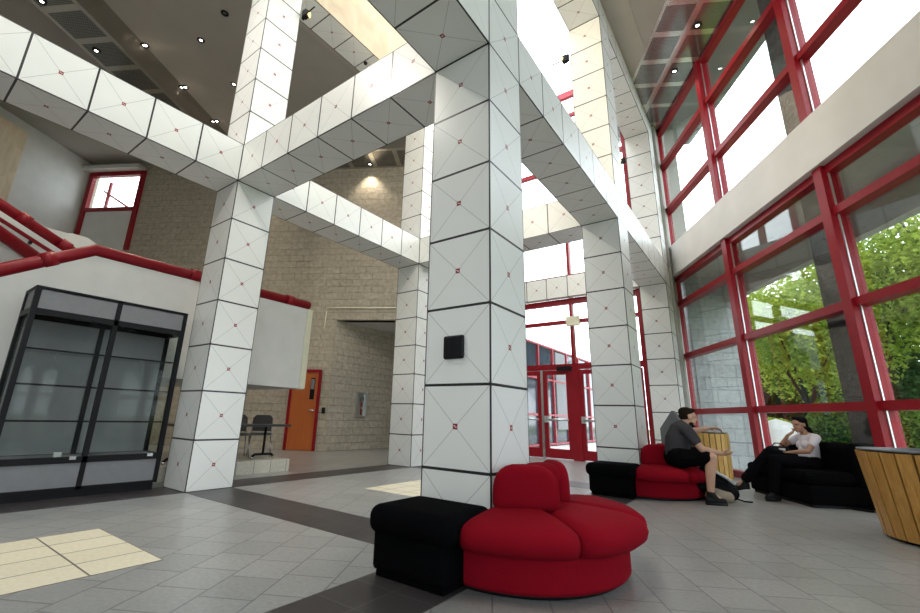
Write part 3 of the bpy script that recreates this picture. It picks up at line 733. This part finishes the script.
def added_pendant_flood(loc, label, power, aim):  # unseen hanging floodlights, added to brighten the front beams and columns
    t = thing('floodlight', label, 'light', loc); c = Vector(loc); a = Vector(aim).normalized()
    MB().tube([c, c-Vector((0,0,.5))], .03, 8).build('stem', M['black'], t)
    c = c-Vector((0,0,.62)); MB().box(c.x-.15, c.x+.15, c.y-.15, c.y+.15, c.z-.13, c.z+.13).build('housing', M['black'], t)
    MB().tube([c+a*.14, c+a*.24], [.1, .13], 12).build('lens', M['floodglow'], t)
    L = bpy.data.lights.new('floodlight_lamp', 'SPOT'); L.energy = power; L.color = (1, .94, .84); L.spot_size = R(120); L.spot_blend = .9; L.shadow_soft_size = .25
    lo = bpy.data.objects.new('lamp', L); C.objects.link(lo); lo.location = (c+a*.36)*U - Vector(loc)*U; lo.parent = t; lo.rotation_euler = a.to_track_quat('-Z', 'Y').to_euler()
added_pendant_flood((-.3, -5.5, CEIL), 'unseen added floodlight hanging from ceiling over the front bay, nearer the windows', 520, (-.45, .75, -.75))
added_pendant_flood((-7.7, -6.5, CEIL), 'unseen added floodlight hanging from ceiling over the front bay, nearer the display case', 400, (.4, .75, -.65))
def downlight(x, y, z, label, group, power=60, on=True):
    t = thing('downlight', label, 'light', (x, y, z), 0, group, world=False)
    mb, _ = MB().lathe([(.055,.02), (.065,-.025), (.13,-.02), (.13,.0)], (0,0,0), 20); mb.build('trim_ring', M['black'] if True else M['steel'], t)
    mb, _ = MB().lathe([(0,-.008), (.058,-.008)], (0,0,0), 16); mb.build('lamp', M['lampglow'] if on else M['liner'], t)
    if on and power:
        L = bpy.data.lights.new('downlight_lamp', 'SPOT'); L.energy = power; L.color = (1, .87, .68); L.spot_size = R(95); L.spot_blend = .7; L.shadow_soft_size = .05
        lo = bpy.data.objects.new('spot', L); C.objects.link(lo); lo.location = (0,0,-.05); lo.parent = t
dl = [(-12.53, .4, 1, 'white ceiling downlight nearest the display case column top'), (-14.53, -.72, 1, 'white ceiling downlight beside the glossy perforated strip'), (-15.57, 1.2, 1, 'white ceiling downlight just above the beam over the display case'),
      (-13.66, 2.31, 1, 'ceiling downlight close to the upper shaft of display case column'), (-16.67, 3.13, 1, 'ceiling downlight lowest in view above the panelled beam'), (-10.68, .33, 0, 'unlit dark ceiling downlight near the display case column')]
for x, y, on, lab in dl: downlight(x, y, CEIL-.01, lab, 'downlights in the plain ceiling', 110, bool(on))
for x, y, lab in ((-14.21, -3.63, 'downlight in the perforated strip, at the top edge of the picture'), (-15.13, -1.92, 'downlight in the middle of the perforated strip'), ):
    downlight(x, y, 14-.01, lab, 'downlights in the perforated strips', 90)
downlight(-12.06, 8.84, 13.94, 'downlight in the perforated soffit against the block wall', 'downlights in the perforated strips', 80)
downlight(-16.5, 5.2, 13.94, 'downlight over block wall hidden behind the panelled beam', 'downlights in the perforated strips', 60)
downlight(2.44, 10.08, CEIL-.06, 'downlight in the glossy strip by windows, nearer the viewer', 'downlights over the windows', 60)
downlight(1.45, 11.89, CEIL-.06, 'downlight in the glossy strip by windows, farther away', 'downlights over the windows', 60)
tag(MB().ball((-7.5, 4.07, 13.97), .07).build('smoke_detector', M['black'], origin=(-7.5, 4.07, 13.97)), 'small dark detector under the high roof beam beside the tan wall', 'detector')
o = tag(MB().prism([(3.7, 8.42, 0), (3.95, 8.3, 0), (4.02, 8.36, 0), (3.85, 8.52, 0)], (0,0,.03)).build('strap', M['bagblack'], origin=(3.85, 8.4, 0)), 'black strap scrap lying on the floor at the sofa end', 'strap')

# ------------------------------------------------------------------ outside
struct(MB().box(-60, 120, -60, 140, -.9, -.45), 'ground_lawn', M['lawn'])
struct(MB().prism([(-30, 15.9, -.42), (-30, 60, -.42), (2, 60, -.42), (2.2, 17, -.42), (.1, 15.9, -.42)], (0,0,.4)), 'ground_paving', M['pave'])
pa = MB(); wbox(pa, -18, 31, .2, 3.2, -.4, -.05); struct(pa, 'ground_border', M['pave'])
pa = MB(); pa.obox((0, 30, -.44), (24,-11,0), (.9,2,0), (0,0,.04)); struct(pa, 'ground_path', M['pave'])
g = MB(); wbox(g, -3.0, -2.0, .3, 2.0, -.4, 8.9); struct(g, 'wall_fin', M['stone'])
g = MB(); wbox(g, -3.0, -2.2, .3, .75, 8.9, 15.2); struct(g, 'wall_fin_upper', M['concrete'])
g = MB(); wbox(g, 5.15, 5.95, .35, .75, -.4, 15.2); struct(g, 'wall_pier_outside', M['darkstone'])
g = MB(); wbox(g, 13.95, 14.75, .35, .75, -.4, 15.2); struct(g, 'wall_pier_outside_end', M['darkstone'])
g = MB(); wbox(g, 22.75, 23.55, .35, .75, -.4, 15.2); struct(g, 'wall_pier_outside_far', M['darkstone'])
g = MB(); wbox(g, -3.5, 31, .2, 2.05, 7.7, 8.5); wbox(g, -3.5, 31, 1.75, 2.05, 6.55, 8.5); struct(g, 'trim_outside_ledge', M['concrete'])
g = MB(); wbox(g, -3.5, 31, .13, 2.05, 15.2, 16); struct(g, 'trim_outside_eaves', M['lam'])
# neighbouring wing beyond the entrance
xf = -9.0
t = thing('glazed_wing', 'dark blue glazed building wing with pink mullions seen through the entrance', 'building', (xf, 26, 0))
MB().box(xf-6, xf, 16.5, 46, 0, 6.3).build('glass_front', M['bluegl'], t)
for z in (6.3, 4.1, 1.85, .05): MB().box(xf-.05, xf+.12, 16.5, 46, z, z+.12).build('rail', M['pinkred'], t)
for y in (17.5, 19.6, 21.7, 24.1, 26.7, 29.2, 31.6, 34.5, 38): MB().box(xf-.05, xf+.14, y-.07, y+.07, 0, 6.3).build('mullion', M['pinkred'], t)
MB().box(xf-.05, xf+.1, 24.6, 26.4, 1.0, 6.2).build('pale_panel', M['lam'], t)
for (x, y, lab) in ((-5.6, 19.5, 'white post outside the entrance behind the middle leaf'), (-4.0, 18.5, 'white post outside the entrance behind the right leaf')):
    tag(MB().box(x-.16, x+.16, y-.12, y+.12, -.02, 1.35).build('entrance_post', M['white'], origin=(x, y, 0), bevel=.02), lab, 'post', 'white entrance posts')
c = Vector((2.75, 17.3, 0))
mb, _ = MB().lathe([(0,-.4), (.75,-.4), (.8,.6), (.7,1.3), (.45,1.75), (0,1.9)], c, 20)
tag(mb.build('garden_urn', M['white'], origin=c, weld=True), 'white rounded object outside on the paving behind the window mullion', 'urn')

def leaves(mb, c, r, n, size, shell=.55):
    c = Vector(c)
    for i in range(n):
        v = Vector((rnd.gauss(0,1), rnd.gauss(0,1), rnd.gauss(0,1))).normalized()*(shell+(1-shell)*rnd.random()**.7)
        p = c + Vector((v.x*r[0], v.y*r[1], v.z*r[2]))
        a = Vector((rnd.gauss(0,1), rnd.gauss(0,1), rnd.gauss(0,1)*.5)).normalized(); b = a.cross(Vector((rnd.gauss(0,1), rnd.gauss(0,1), rnd.gauss(0,1)))).normalized()
        s = size*(.6+.8*rnd.random()); a = a*s; b = b*s*.6
        mb.face([p-a*.5, p+b*.5, p+a*.5, p-b*.5])
def tree(pos, h, rc, m, label, n=1800, size=.2, group=None, name='broadleaf_tree', trunk=.22, low=.3):
    t = thing(name, label, 'tree', (pos[0], pos[1], -.45), 0, group, world=False)
    g = MB(); fork = h*low
    g.tube([(0,0,0), (.1,.05,fork*.6), (.0,.1,fork)], [trunk, trunk*.8, trunk*.7], 8)
    tips = []
    for k in range(6):
        a = 2*PI*k/6+rnd.random(); p = (math.cos(a)*rc*.55, math.sin(a)*rc*.55, h*(.5+.35*rnd.random())); tips.append(p)
        g.tube([(0,.1,fork), (p[0]*.4, p[1]*.4, (fork+p[2])/2), p], [trunk*.5, trunk*.3, trunk*.12], 6)
    g.build('trunk', M['bark'], t)
    mb = MB()
    for p in tips + [(0, 0, h*.85), (rc*.2, -rc*.2, h*.6)]:
        leaves(mb, p, (rc*.62, rc*.62, h*.2), n//8, size, .35)
    mb.build('foliage', m, t)
    return t
def at(s, off): p = ww(s, off, 0); return (p.x, p.y)
tree((4.0, 19.8), 9.6, 3.0, M['leafb'], 'bright lime-green tree nearest the window above the seated woman', 13000, .19, trunk=.16)
tree((6.4, 20.3), 11.5, 3.0, M['leafb'], 'bright yellow-green tree behind the dark outside pier', 12000, .19, trunk=.16)
tree((2.2, 28), 10, 3.6, M['leafm'], 'blue-green tree seen just beside the second red mullion', 9000, .24)
tree((9.4, 19.0), 13, 3.6, M['leafb'], 'tall sunlit tree filling the pane at the picture edge', 12000, .2)
proto = tree((1.0, 44), 13, 4.6, M['leafd'], 'dark green tree in the row behind the lawn', 6000, .42, 'trees in the row behind the lawn')
for x, y, rz in ((6.5, 39.5, 1), (10.5, 33, 2), (15, 30, 3), (20, 26, 4), (24, 19, 5), (28, 12, 2.4), (27, 3, .6)):
    q = copy_tree(proto); q.location = (x*U, y*U, -.45*U); q.rotation_euler.z = rz
def hedge(pos, r, h, m, label, n=7000, size=.12, group=None):
    t = thing('clipped_shrub', label, 'shrub', (pos[0], pos[1], -.45), 0, group, world=False)
    mb = MB(); leaves(mb, (0,0,h*.5), (r, r, h*.55), n, size, .84); mb.build('foliage', m, t)
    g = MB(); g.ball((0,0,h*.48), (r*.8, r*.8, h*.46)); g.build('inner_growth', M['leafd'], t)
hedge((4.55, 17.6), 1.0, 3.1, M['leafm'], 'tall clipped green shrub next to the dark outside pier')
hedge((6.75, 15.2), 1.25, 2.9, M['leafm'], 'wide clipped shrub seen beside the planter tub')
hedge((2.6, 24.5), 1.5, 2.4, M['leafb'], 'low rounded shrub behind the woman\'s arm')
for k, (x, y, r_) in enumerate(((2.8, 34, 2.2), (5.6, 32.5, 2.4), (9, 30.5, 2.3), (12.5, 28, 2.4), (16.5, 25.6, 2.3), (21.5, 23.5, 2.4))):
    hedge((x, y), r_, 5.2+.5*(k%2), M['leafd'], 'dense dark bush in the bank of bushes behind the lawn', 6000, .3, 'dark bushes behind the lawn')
g = MB(); g.obox((2.6, 29.3, -.45), (15,-7.6,0), (.15,.3,0), (0,0,2.1)); tag(g.build('garden_wall', M['wallfar'], origin=(9, 26, -.45)), 'grey garden wall beyond the lawn behind the woman', 'wall')

# ------------------------------------------------------------------ people (metres, local: facing +X)
def capsule(mb, a, b, ra, rb, seg=12):
    a, b = Vector(a), Vector(b); mb.tube([a, b], [ra, rb], seg); mb.ball(a, ra, seg, 8); mb.ball(b, rb, seg, 8)
def chain(mb, pts, rr, seg=12):
    for (a, b), (p, q) in zip(zip(pts, pts[1:]), zip(rr, rr[1:])): capsule(mb, a, b, p, q, seg)
def head(mb, c, d, up, s=1.0):
    c = Vector(c); d = Vector(d).normalized(); up = Vector(up); side = up.cross(d).normalized(); up = d.cross(side).normalized()
    Mx = Matrix((d, side, up)).transposed().to_4x4(); Mx.translation = c
    def ell(p, r, seg=16, ring=12):
        mtx = Mx @ Matrix.Translation(Vector(p)*s) @ Matrix.Diagonal((r[0]*s, r[1]*s, r[2]*s, 1))
        bmesh.ops.create_uvsphere(mb.bm, u_segments=seg, v_segments=ring, radius=1, matrix=mtx)
    ell((-.012,0,.03), (.095,.076,.088)); ell((.022,0,-.045), (.066,.056,.07)); ell((.055,0,-.088), (.028,.03,.024))
    ell((.092,0,-.012), (.022,.013,.018)); ell((.083,0,.012), (.014,.010,.03)); ell((.076,.03,.026), (.016,.024,.008)); ell((.076,-.03,.026), (.016,.024,.008))
    ell((.079,0,-.05), (.012,.024,.007)); ell((.077,0,-.062), (.012,.02,.007))
    for sy in (-1, 1): ell((-.012, sy*.078, -.002), (.02,.01,.032))
    return Mx, s
def hand(mb, wrist, d, palm_n, curl=.35, s=1.0, side=1):
    """d: direction of the fingers, palm_n: direction the palm faces, side: thumb side sign"""
    w = Vector(wrist); d = Vector(d).normalized(); pn = Vector(palm_n); pn = (pn - d*pn.dot(d)).normalized(); sd = d.cross(pn).normalized()*side
    for k, off in enumerate((-.028, -.009, .010, .028)):
        a = w + sd*off*s*.6; b = w + d*.085*s + sd*off*s
        capsule(mb, a, b, .014*s, .0125*s, 8)
        ln = (.062, .078, .084, .074)[k]*s; q = b; ang = .12
        for j, fr in enumerate((.45, .32, .23)):
            ang += curl*(.6+.4*j); dj = d*math.cos(ang) + pn*math.sin(ang); r_ = q + dj*ln*fr + sd*off*.05
            capsule(mb, q, r_, (.0098-.001*j)*s, (.0092-.001*j)*s, 8); q = r_
    q = w + d*.02*s + sd*.022*s
    for j, (ln, sp) in enumerate(((.045, .9), (.032, .55), (.026, .35))):
        dj = (d*math.cos(sp) + sd*math.sin(sp) + pn*.25).normalized(); r_ = q + dj*ln*s; capsule(mb, q, r_, (.014-.002*j)*s, (.0125-.002*j)*s, 8); q = r_
def solid(mb, name, mats, parent, voxel, smooth=4, paint=None):
    """union of overlapping shapes into one continuous surface"""
    me = bpy.data.meshes.new(name); mb.bm.to_mesh(me); mb.bm.free()
    tmp = bpy.data.objects.new(name+'_tmp', me); C.objects.link(tmp)
    r = tmp.modifiers.new('r', 'REMESH'); r.mode = 'VOXEL'; r.voxel_size = voxel
    sm = tmp.modifiers.new('s', 'SMOOTH'); sm.iterations = smooth; sm.factor = .5
    bpy.context.view_layer.update()
    dg = bpy.context.evaluated_depsgraph_get(); m2 = bpy.data.meshes.new_from_object(tmp.evaluated_get(dg)); m2.name = name
    bpy.data.objects.remove(tmp)
    m2.materials.clear()
    for m in mats: m2.materials.append(m)
    for p in m2.polygons:
        p.use_smooth = True
        p.material_index = paint(p.center) if paint else 0
    o = bpy.data.objects.new(name, m2); C.objects.link(o); o.parent = parent
    return o
def face_paint(Mx, s):
    inv = Mx.inverted()
    spots = [(Vector((.078, .03, .012)), .011, 1), (Vector((.078, -.03, .012)), .011, 1), (Vector((.085, 0, -.055)), .02, 2)]
    def f(c):
        q = (inv @ c)/s
        for p, r, i in spots:
            e = q-p
            if i == 2: e = Vector((e.x*.6, e.y*.8, e.z*2.0))
            if e.length < r: return i
        return 0
    return f
def shoe(parent, ankle, d, mt, s=1.0, tilt=0):
    a = Vector(ankle); d = Vector(d).normalized()
    mb = MB(); capsule(mb, a+d*-.03*s+Vector((0,0,-.045*s)), a+d*.13*s+Vector((0,0,-.055*s+tilt)), .042*s, .036*s); capsule(mb, a+Vector((0,0,.02*s)), a+d*.05*s+Vector((0,0,-.04*s)), .047*s, .042*s)
    o = solid(mb, 'shoe', [mt], parent, .008)
    g = MB(); dn = Vector((0,0,-.085*s)); g.tube([a+d*-.06*s+dn, a+d*.03*s+dn, a+d*.16*s+dn+Vector((0,0,tilt))], [.03*s, .038*s, .034*s], 10)
    g.build('sole', M['sole'] if mt is not M['shoe'] else M['black'], o, s_=1)
    return o
def person(label, loc, rz, sc):
    t = bpy.data.objects.new('person', None); C.objects.link(t); t.location = loc; t.rotation_euler.z = rz; t.scale = (sc,)*3
    return tag(t, label, 'person')

# man: seated on the red seat, both arms held forward
rz = math.atan2(.60, .80)
man = person('man in charcoal polo and black shorts sitting on the red seat, arms held forward', (.80*U, 7.05*U, 0), rz-.1, 1.07)
hip = Vector((0, 0, .52)); ch_ = Vector((.015, 0, .71)); nk = Vector((.105, 0, .905)); hd = Vector((.185, 0, 1.0))
sh = {1: Vector((.075, .19, .845)), -1: Vector((.065, -.19, .84))}
kn = {1: Vector((.36, .19, .55)), -1: Vector((.27, -.30, .53))}
an = {1: Vector((.33, .17, .12)), -1: Vector((.20, -.30, .12))}
el = {1: Vector((.28, .24, .81)), -1: Vector((.18, -.27, .62))}
wr = {1: Vector((.50, .17, .87)), -1: Vector((.42, -.22, .58))}
mb = MB()
chain(mb, [hip, ch_, Vector((.055,0,.82))], [.135, .13, .115]); chain(mb, [sh[-1], Vector((.08,0,.865)), sh[1]], [.06, .09, .06]); chain(mb, [Vector((.085,0,.86)), nk, Vector((.145,0,.95))], [.065, .056, .055])
for k in (1, -1):
    chain(mb, [sh[k], (sh[k]+el[k])/2, el[k]], [.056, .05, .04]); chain(mb, [el[k], (el[k]*2+wr[k])/3, wr[k]], [.041, .042, .027])
    hp = hip + Vector((0, k*.09, -.02)); chain(mb, [hp, (hp+kn[k])/2, kn[k]], [.095, .08, .06]); chain(mb, [kn[k], kn[k]*.68+an[k]*.32+Vector((-.015,0,0)), an[k]], [.057, .058, .036])
    chain(mb, [an[k], an[k]+Vector((.10,0,-.06))], [.034, .03])
hand(mb, wr[1], (wr[1]-el[1])+Vector((0,0,-.05)), (0,-.3,-1), .35, 1.0, 1)
hand(mb, wr[-1], (wr[-1]-el[-1])+Vector((.02,0,.03)), (0,.6,.8), .12, 1.0, 1)
Mx, s_ = head(mb, hd, (1, -.08, -.12), (0,0,1), 1.0)
solid(mb, 'body', [M['skin'], M['eye'], M['hairb']], man, .0075, 3, face_paint(Mx, s_))
def hair_cap(parent, Mx, m, parts, name='hair'):
    mb = MB()
    for p, r in parts:
        bmesh.ops.create_uvsphere(mb.bm, u_segments=16, v_segments=12, radius=1, matrix=Mx @ Matrix.Translation(p) @ Matrix.Diagonal((*r, 1)))
    return solid(mb, name, [m], parent, .008, 3)
hair_cap(man, Mx, M['hairb'], [((-.03,0,.062), (.096,.081,.068)), ((-.055,0,.02), (.062,.078,.072)), ((.03,0,.095), (.05,.06,.03)), ((-.03,0,.0), (.02,.08,.04))])
hair_cap(man, Mx, M['hairb'], [((.05,0,-.098), (.036,.036,.022)), ((.02,.045,-.075), (.03,.012,.03)), ((.02,-.045,-.075), (.03,.012,.03))], 'beard')
mb = MB()
chain(mb, [hip+Vector((0,0,.02)), ch_, Vector((.055,0,.81))], [.155, .15, .135]); chain(mb, [sh[-1], Vector((.075,0,.86)), sh[1]], [.075, .10, .075]); chain(mb, [Vector((.078,0,.85)), Vector((.1,0,.905))], [.09, .067])
for k in (1, -1): chain(mb, [sh[k], sh[k]*.45+el[k]*.55], [.074, .066])
solid(mb, 'polo_shirt', [M['polo']], man, .009, 3)
mb = MB()
chain(mb, [hip+Vector((-.01,-.06,-.01)), hip+Vector((-.01,.06,-.01))], [.145, .145])
for k in (1, -1):
    hp = hip + Vector((0, k*.09, -.02)); chain(mb, [hp, hp*.2+kn[k]*.8], [.115, .09])
solid(mb, 'shorts', [M['pants']], man, .009, 3)
for k in (1, -1): shoe(man, an[k]+Vector((0,0,-.02)), (1, k*.12, 0), M['shoe'], 1.0)

# woman: seated on the sofa with legs crossed, hand to chin
wloc = (3.14*U, 9.07*U, 0)
wom = person('woman in pale tee and black trousers on the black sofa, hand at her chin', wloc, math.atan2(-.5, -.8660), .95)
hip = Vector((-.02, 0, .53)); ch_ = Vector((-.06, 0, .74)); nk = Vector((-.035, 0, .945)); hd = Vector((.02, .0, 1.07))
sh = {1: Vector((-.07, .165, .885)), -1: Vector((-.06, -.165, .885))}
kn = {1: Vector((.50, .09, .56)), -1: Vector((.49, -.02, .66))}
an = {1: Vector((.60, .15, .11)), -1: Vector((.86, -.10, .24))}
el = {1: Vector((.09, .2, .70)), -1: Vector((.20, -.2, .75))}
wr = {1: Vector((.24, .03, .67)), -1: Vector((.14, -.10, .915))}
mb = MB()
chain(mb, [hip, ch_, Vector((-.065,0,.84))], [.125, .108, .098]); chain(mb, [sh[-1], Vector((-.06,0,.90)), sh[1]], [.05, .075, .05]); chain(mb, [Vector((-.055,0,.905)), nk, Vector((-.01,0,1.01))], [.052, .044, .046])
for sy in (1, -1): mb.ball((.012, sy*.055, .78), (.05, .06, .055))
for k in (1, -1):
    chain(mb, [sh[k], (sh[k]+el[k])/2, el[k]], [.046, .042, .034]); chain(mb, [el[k], (el[k]*2+wr[k])/3, wr[k]], [.034, .034, .022])
    hp = hip + Vector((0, k*.09, -.02)); chain(mb, [hp, (hp+kn[k])/2, kn[k]], [.1, .082, .055]); chain(mb, [kn[k], kn[k]*.68+an[k]*.32, an[k]], [.053, .054, .032]); chain(mb, [an[k], an[k]+Vector((.10,0,-.06))], [.03, .026])
hand(mb, wr[1], (1,-.5,-.05), (0,0,-1), .3, .9, -1)
hand(mb, wr[-1], (-.55,.5,.5), (0,.4,.8), .6, .9, 1)
Mx, s_ = head(mb, hd, (1, .25, -.12), (0,0,1), .97)
solid(mb, 'body', [M['skin2'], M['eye'], M['lip']], wom, .0075, 3, face_paint(Mx, s_))
hair_cap(wom, Mx, M['hair'], [((-.03,0,.05), (.1,.085,.078)), ((-.055,0,-.01), (.06,.082,.085)), ((-.10,.03,-.09), (.045,.05,.06)), ((-.085,.075,-.16), (.035,.035,.075)), ((-.03,.105,-.24), (.03,.03,.08)), ((.0,.1,-.32), (.022,.025,.06)), ((.02,0,.098), (.05,.06,.03))])
mb = MB()
chain(mb, [hip+Vector((-.01,0,.06)), ch_, Vector((-.065,0,.84))], [.138, .122, .112]); chain(mb, [sh[-1], Vector((-.065,0,.88)), sh[1]], [.062, .085, .062])
for sy in (1, -1): mb.ball((.012, sy*.055, .78), (.06, .068, .062))
for k in (1, -1): chain(mb, [sh[k], sh[k]*.55+el[k]*.45], [.061, .055])
solid(mb, 'tee_shirt', [M['tee']], wom, .009, 3)
mb = MB(); chain(mb, [hip+Vector((-.01,-.05,-.01)), hip+Vector((-.01,.05,-.01))], [.135, .135])
for k in (1, -1):
    hp = hip + Vector((0, k*.09, -.02)); chain(mb, [hp, (hp+kn[k])/2, kn[k]], [.112, .096, .075]); chain(mb, [kn[k], kn[k]*.6+an[k]*.4, an[k]+(kn[k]-an[k])*.08], [.074, .075, .07])
solid(mb, 'trousers', [M['pants']], wom, .009, 3)
shoe(wom, an[1], (1, .1, 0), M['shoe'], .88); shoe(wom, an[-1]+Vector((0,0,-.02)), (1, -.1, 0), M['shoe'], .88, -.03)
# handbag on her lap
t = thing('handbag', 'black handbag resting on the woman\'s lap', 'bag', (0,0,0), 0, world=False, s_=1)
t.location = Vector(wloc)+Vector((-.30, -.05, .61)); t.rotation_euler.z = R(25)
mb = MB(); capsule(mb, (-.1,0,.05), (.1,0,.05), .055, .05); o = solid(mb, 'bag_body', [M['bagblack']], t, .008)
MB().tube([(-.09,0,.09), (-.03,.02,.14), (.04,.02,.14), (.09,0,.09)], .008, 8).build('strap', M['bagblack'], t, s_=1)
MB().box(-.02, .05, -.075, -.04, .045, .075).build('clasp', M['bagwhite'], t, s_=1)

# backpack at the man's feet
bx = Vector((1.45*U, 7.44*U, 0))
t = thing('backpack', 'black and khaki backpack lying on the floor by the man\'s feet', 'bag', (0,0,0), 0, world=False, s_=1)
t.location = bx; t.rotation_euler.z = rz
mb = MB(); capsule(mb, (-.2,.03,.24), (.12,.03,.14), .13, .14); capsule(mb, (-.14,-.03,.36), (.04,-.02,.24), .1, .1); capsule(mb, (-.05,.05,.13), (.2,.05,.1), .1, .1); solid(mb, 'main_pack', [M['bagblack']], t, .012)
mb = MB(); capsule(mb, (-.16,-.1,.075), (.05,-.12,.07), .075, .07); capsule(mb, (-.1,-.1,.11), (.0,-.11,.09), .07, .06); solid(mb, 'front_pocket', [M['bagtan']], t, .01)
MB().tube([(-.2,-.12,.43), (-.08,-.145,.38), (.05,-.14,.31), (.15,-.12,.24)], .018, 8).build('shoulder_strap', M['bagwhite'], t, s_=1)
MB().tube([(.2,0,.05), (.3,-.05,.015), (.4,-.06,.01)], .01, 6).build('loose_strap', M['bagblack'], t, s_=1)

# ------------------------------------------------------------------ light
w = bpy.data.worlds.new('World'); bpy.context.scene.world = w; w.use_nodes = True
bg = w.node_tree.nodes['Background']; bg.inputs[0].default_value = (.87, .93, 1.0, 1); bg.inputs[1].default_value = 4.0
def portal(name, c, x_axis, nrm, sx, sy):
    L = bpy.data.lights.new(name, 'AREA'); L.shape = 'RECTANGLE'; L.size = sx*U; L.size_y = sy*U; L.cycles.is_portal = True
    o = bpy.data.objects.new(name, L); C.objects.link(o)
    z = -Vector(nrm).normalized(); x = Vector(x_axis).normalized(); y = z.cross(x)
    mt = Matrix((x, y, z)).transposed().to_4x4(); mt.translation = Vector(c)*U; o.matrix_world = mt
portal('daylight_lower', ww(13.3, .3, 3.8), W, -NO, 31, 7.4)
portal('daylight_added_behind', (7.25, -12.35, 4.25), (1,0,0), (0,1,0), 10.4, 5.4)  # portal of the added rear window
portal('daylight_upper', ww(13.3, .3, 11.9), W, -NO, 31, 6)
portal('daylight_entrance', (-4, YE+.35, 9.8), (1,0,0), (0,-1,0), 5.9, 19.4)
portal('daylight_added_skylight', (-4, -4, TOP+.05), (1,0,0), (0,0,-1), 6, 8)  # portal of the added front skylight
portal('daylight_skylight', (-4, 7.6, TOP+.05), (1,0,0), (0,0,-1), 6, 13.2)

# ------------------------------------------------------------------ camera
cam = bpy.data.cameras.new('camera'); co = bpy.data.objects.new('camera', cam); C.objects.link(co)
yaw, pitch, roll = -0.645666, 0.272093, 0.029335
f = Vector((math.sin(yaw)*math.cos(pitch), math.cos(yaw)*math.cos(pitch), math.sin(pitch))); r = Vector((math.cos(yaw), -math.sin(yaw), 0)); u = r.cross(f)
c_, s_ = math.cos(roll), math.sin(roll); r2 = r*c_+u*s_; u2 = u*c_-r*s_
mt = Matrix((r2, u2, -f)).transposed().to_4x4(); mt.translation = Vector((2.599288, -4.546518, 1.610184))*U; co.matrix_world = mt
cam.sensor_width = 36; cam.lens = 432.461*36/920; cam.shift_x = 22.446/920; cam.shift_y = -10.628/920; cam.clip_start = .05; cam.clip_end = 400
sc = bpy.context.scene; sc.camera = co
sc.view_settings.view_transform = 'Standard'; sc.view_settings.look = 'None'; sc.view_settings.gamma = 1; sc.view_settings.exposure = 0.45
for o in bpy.data.objects:
    if '_abs' in o: del o['_abs']
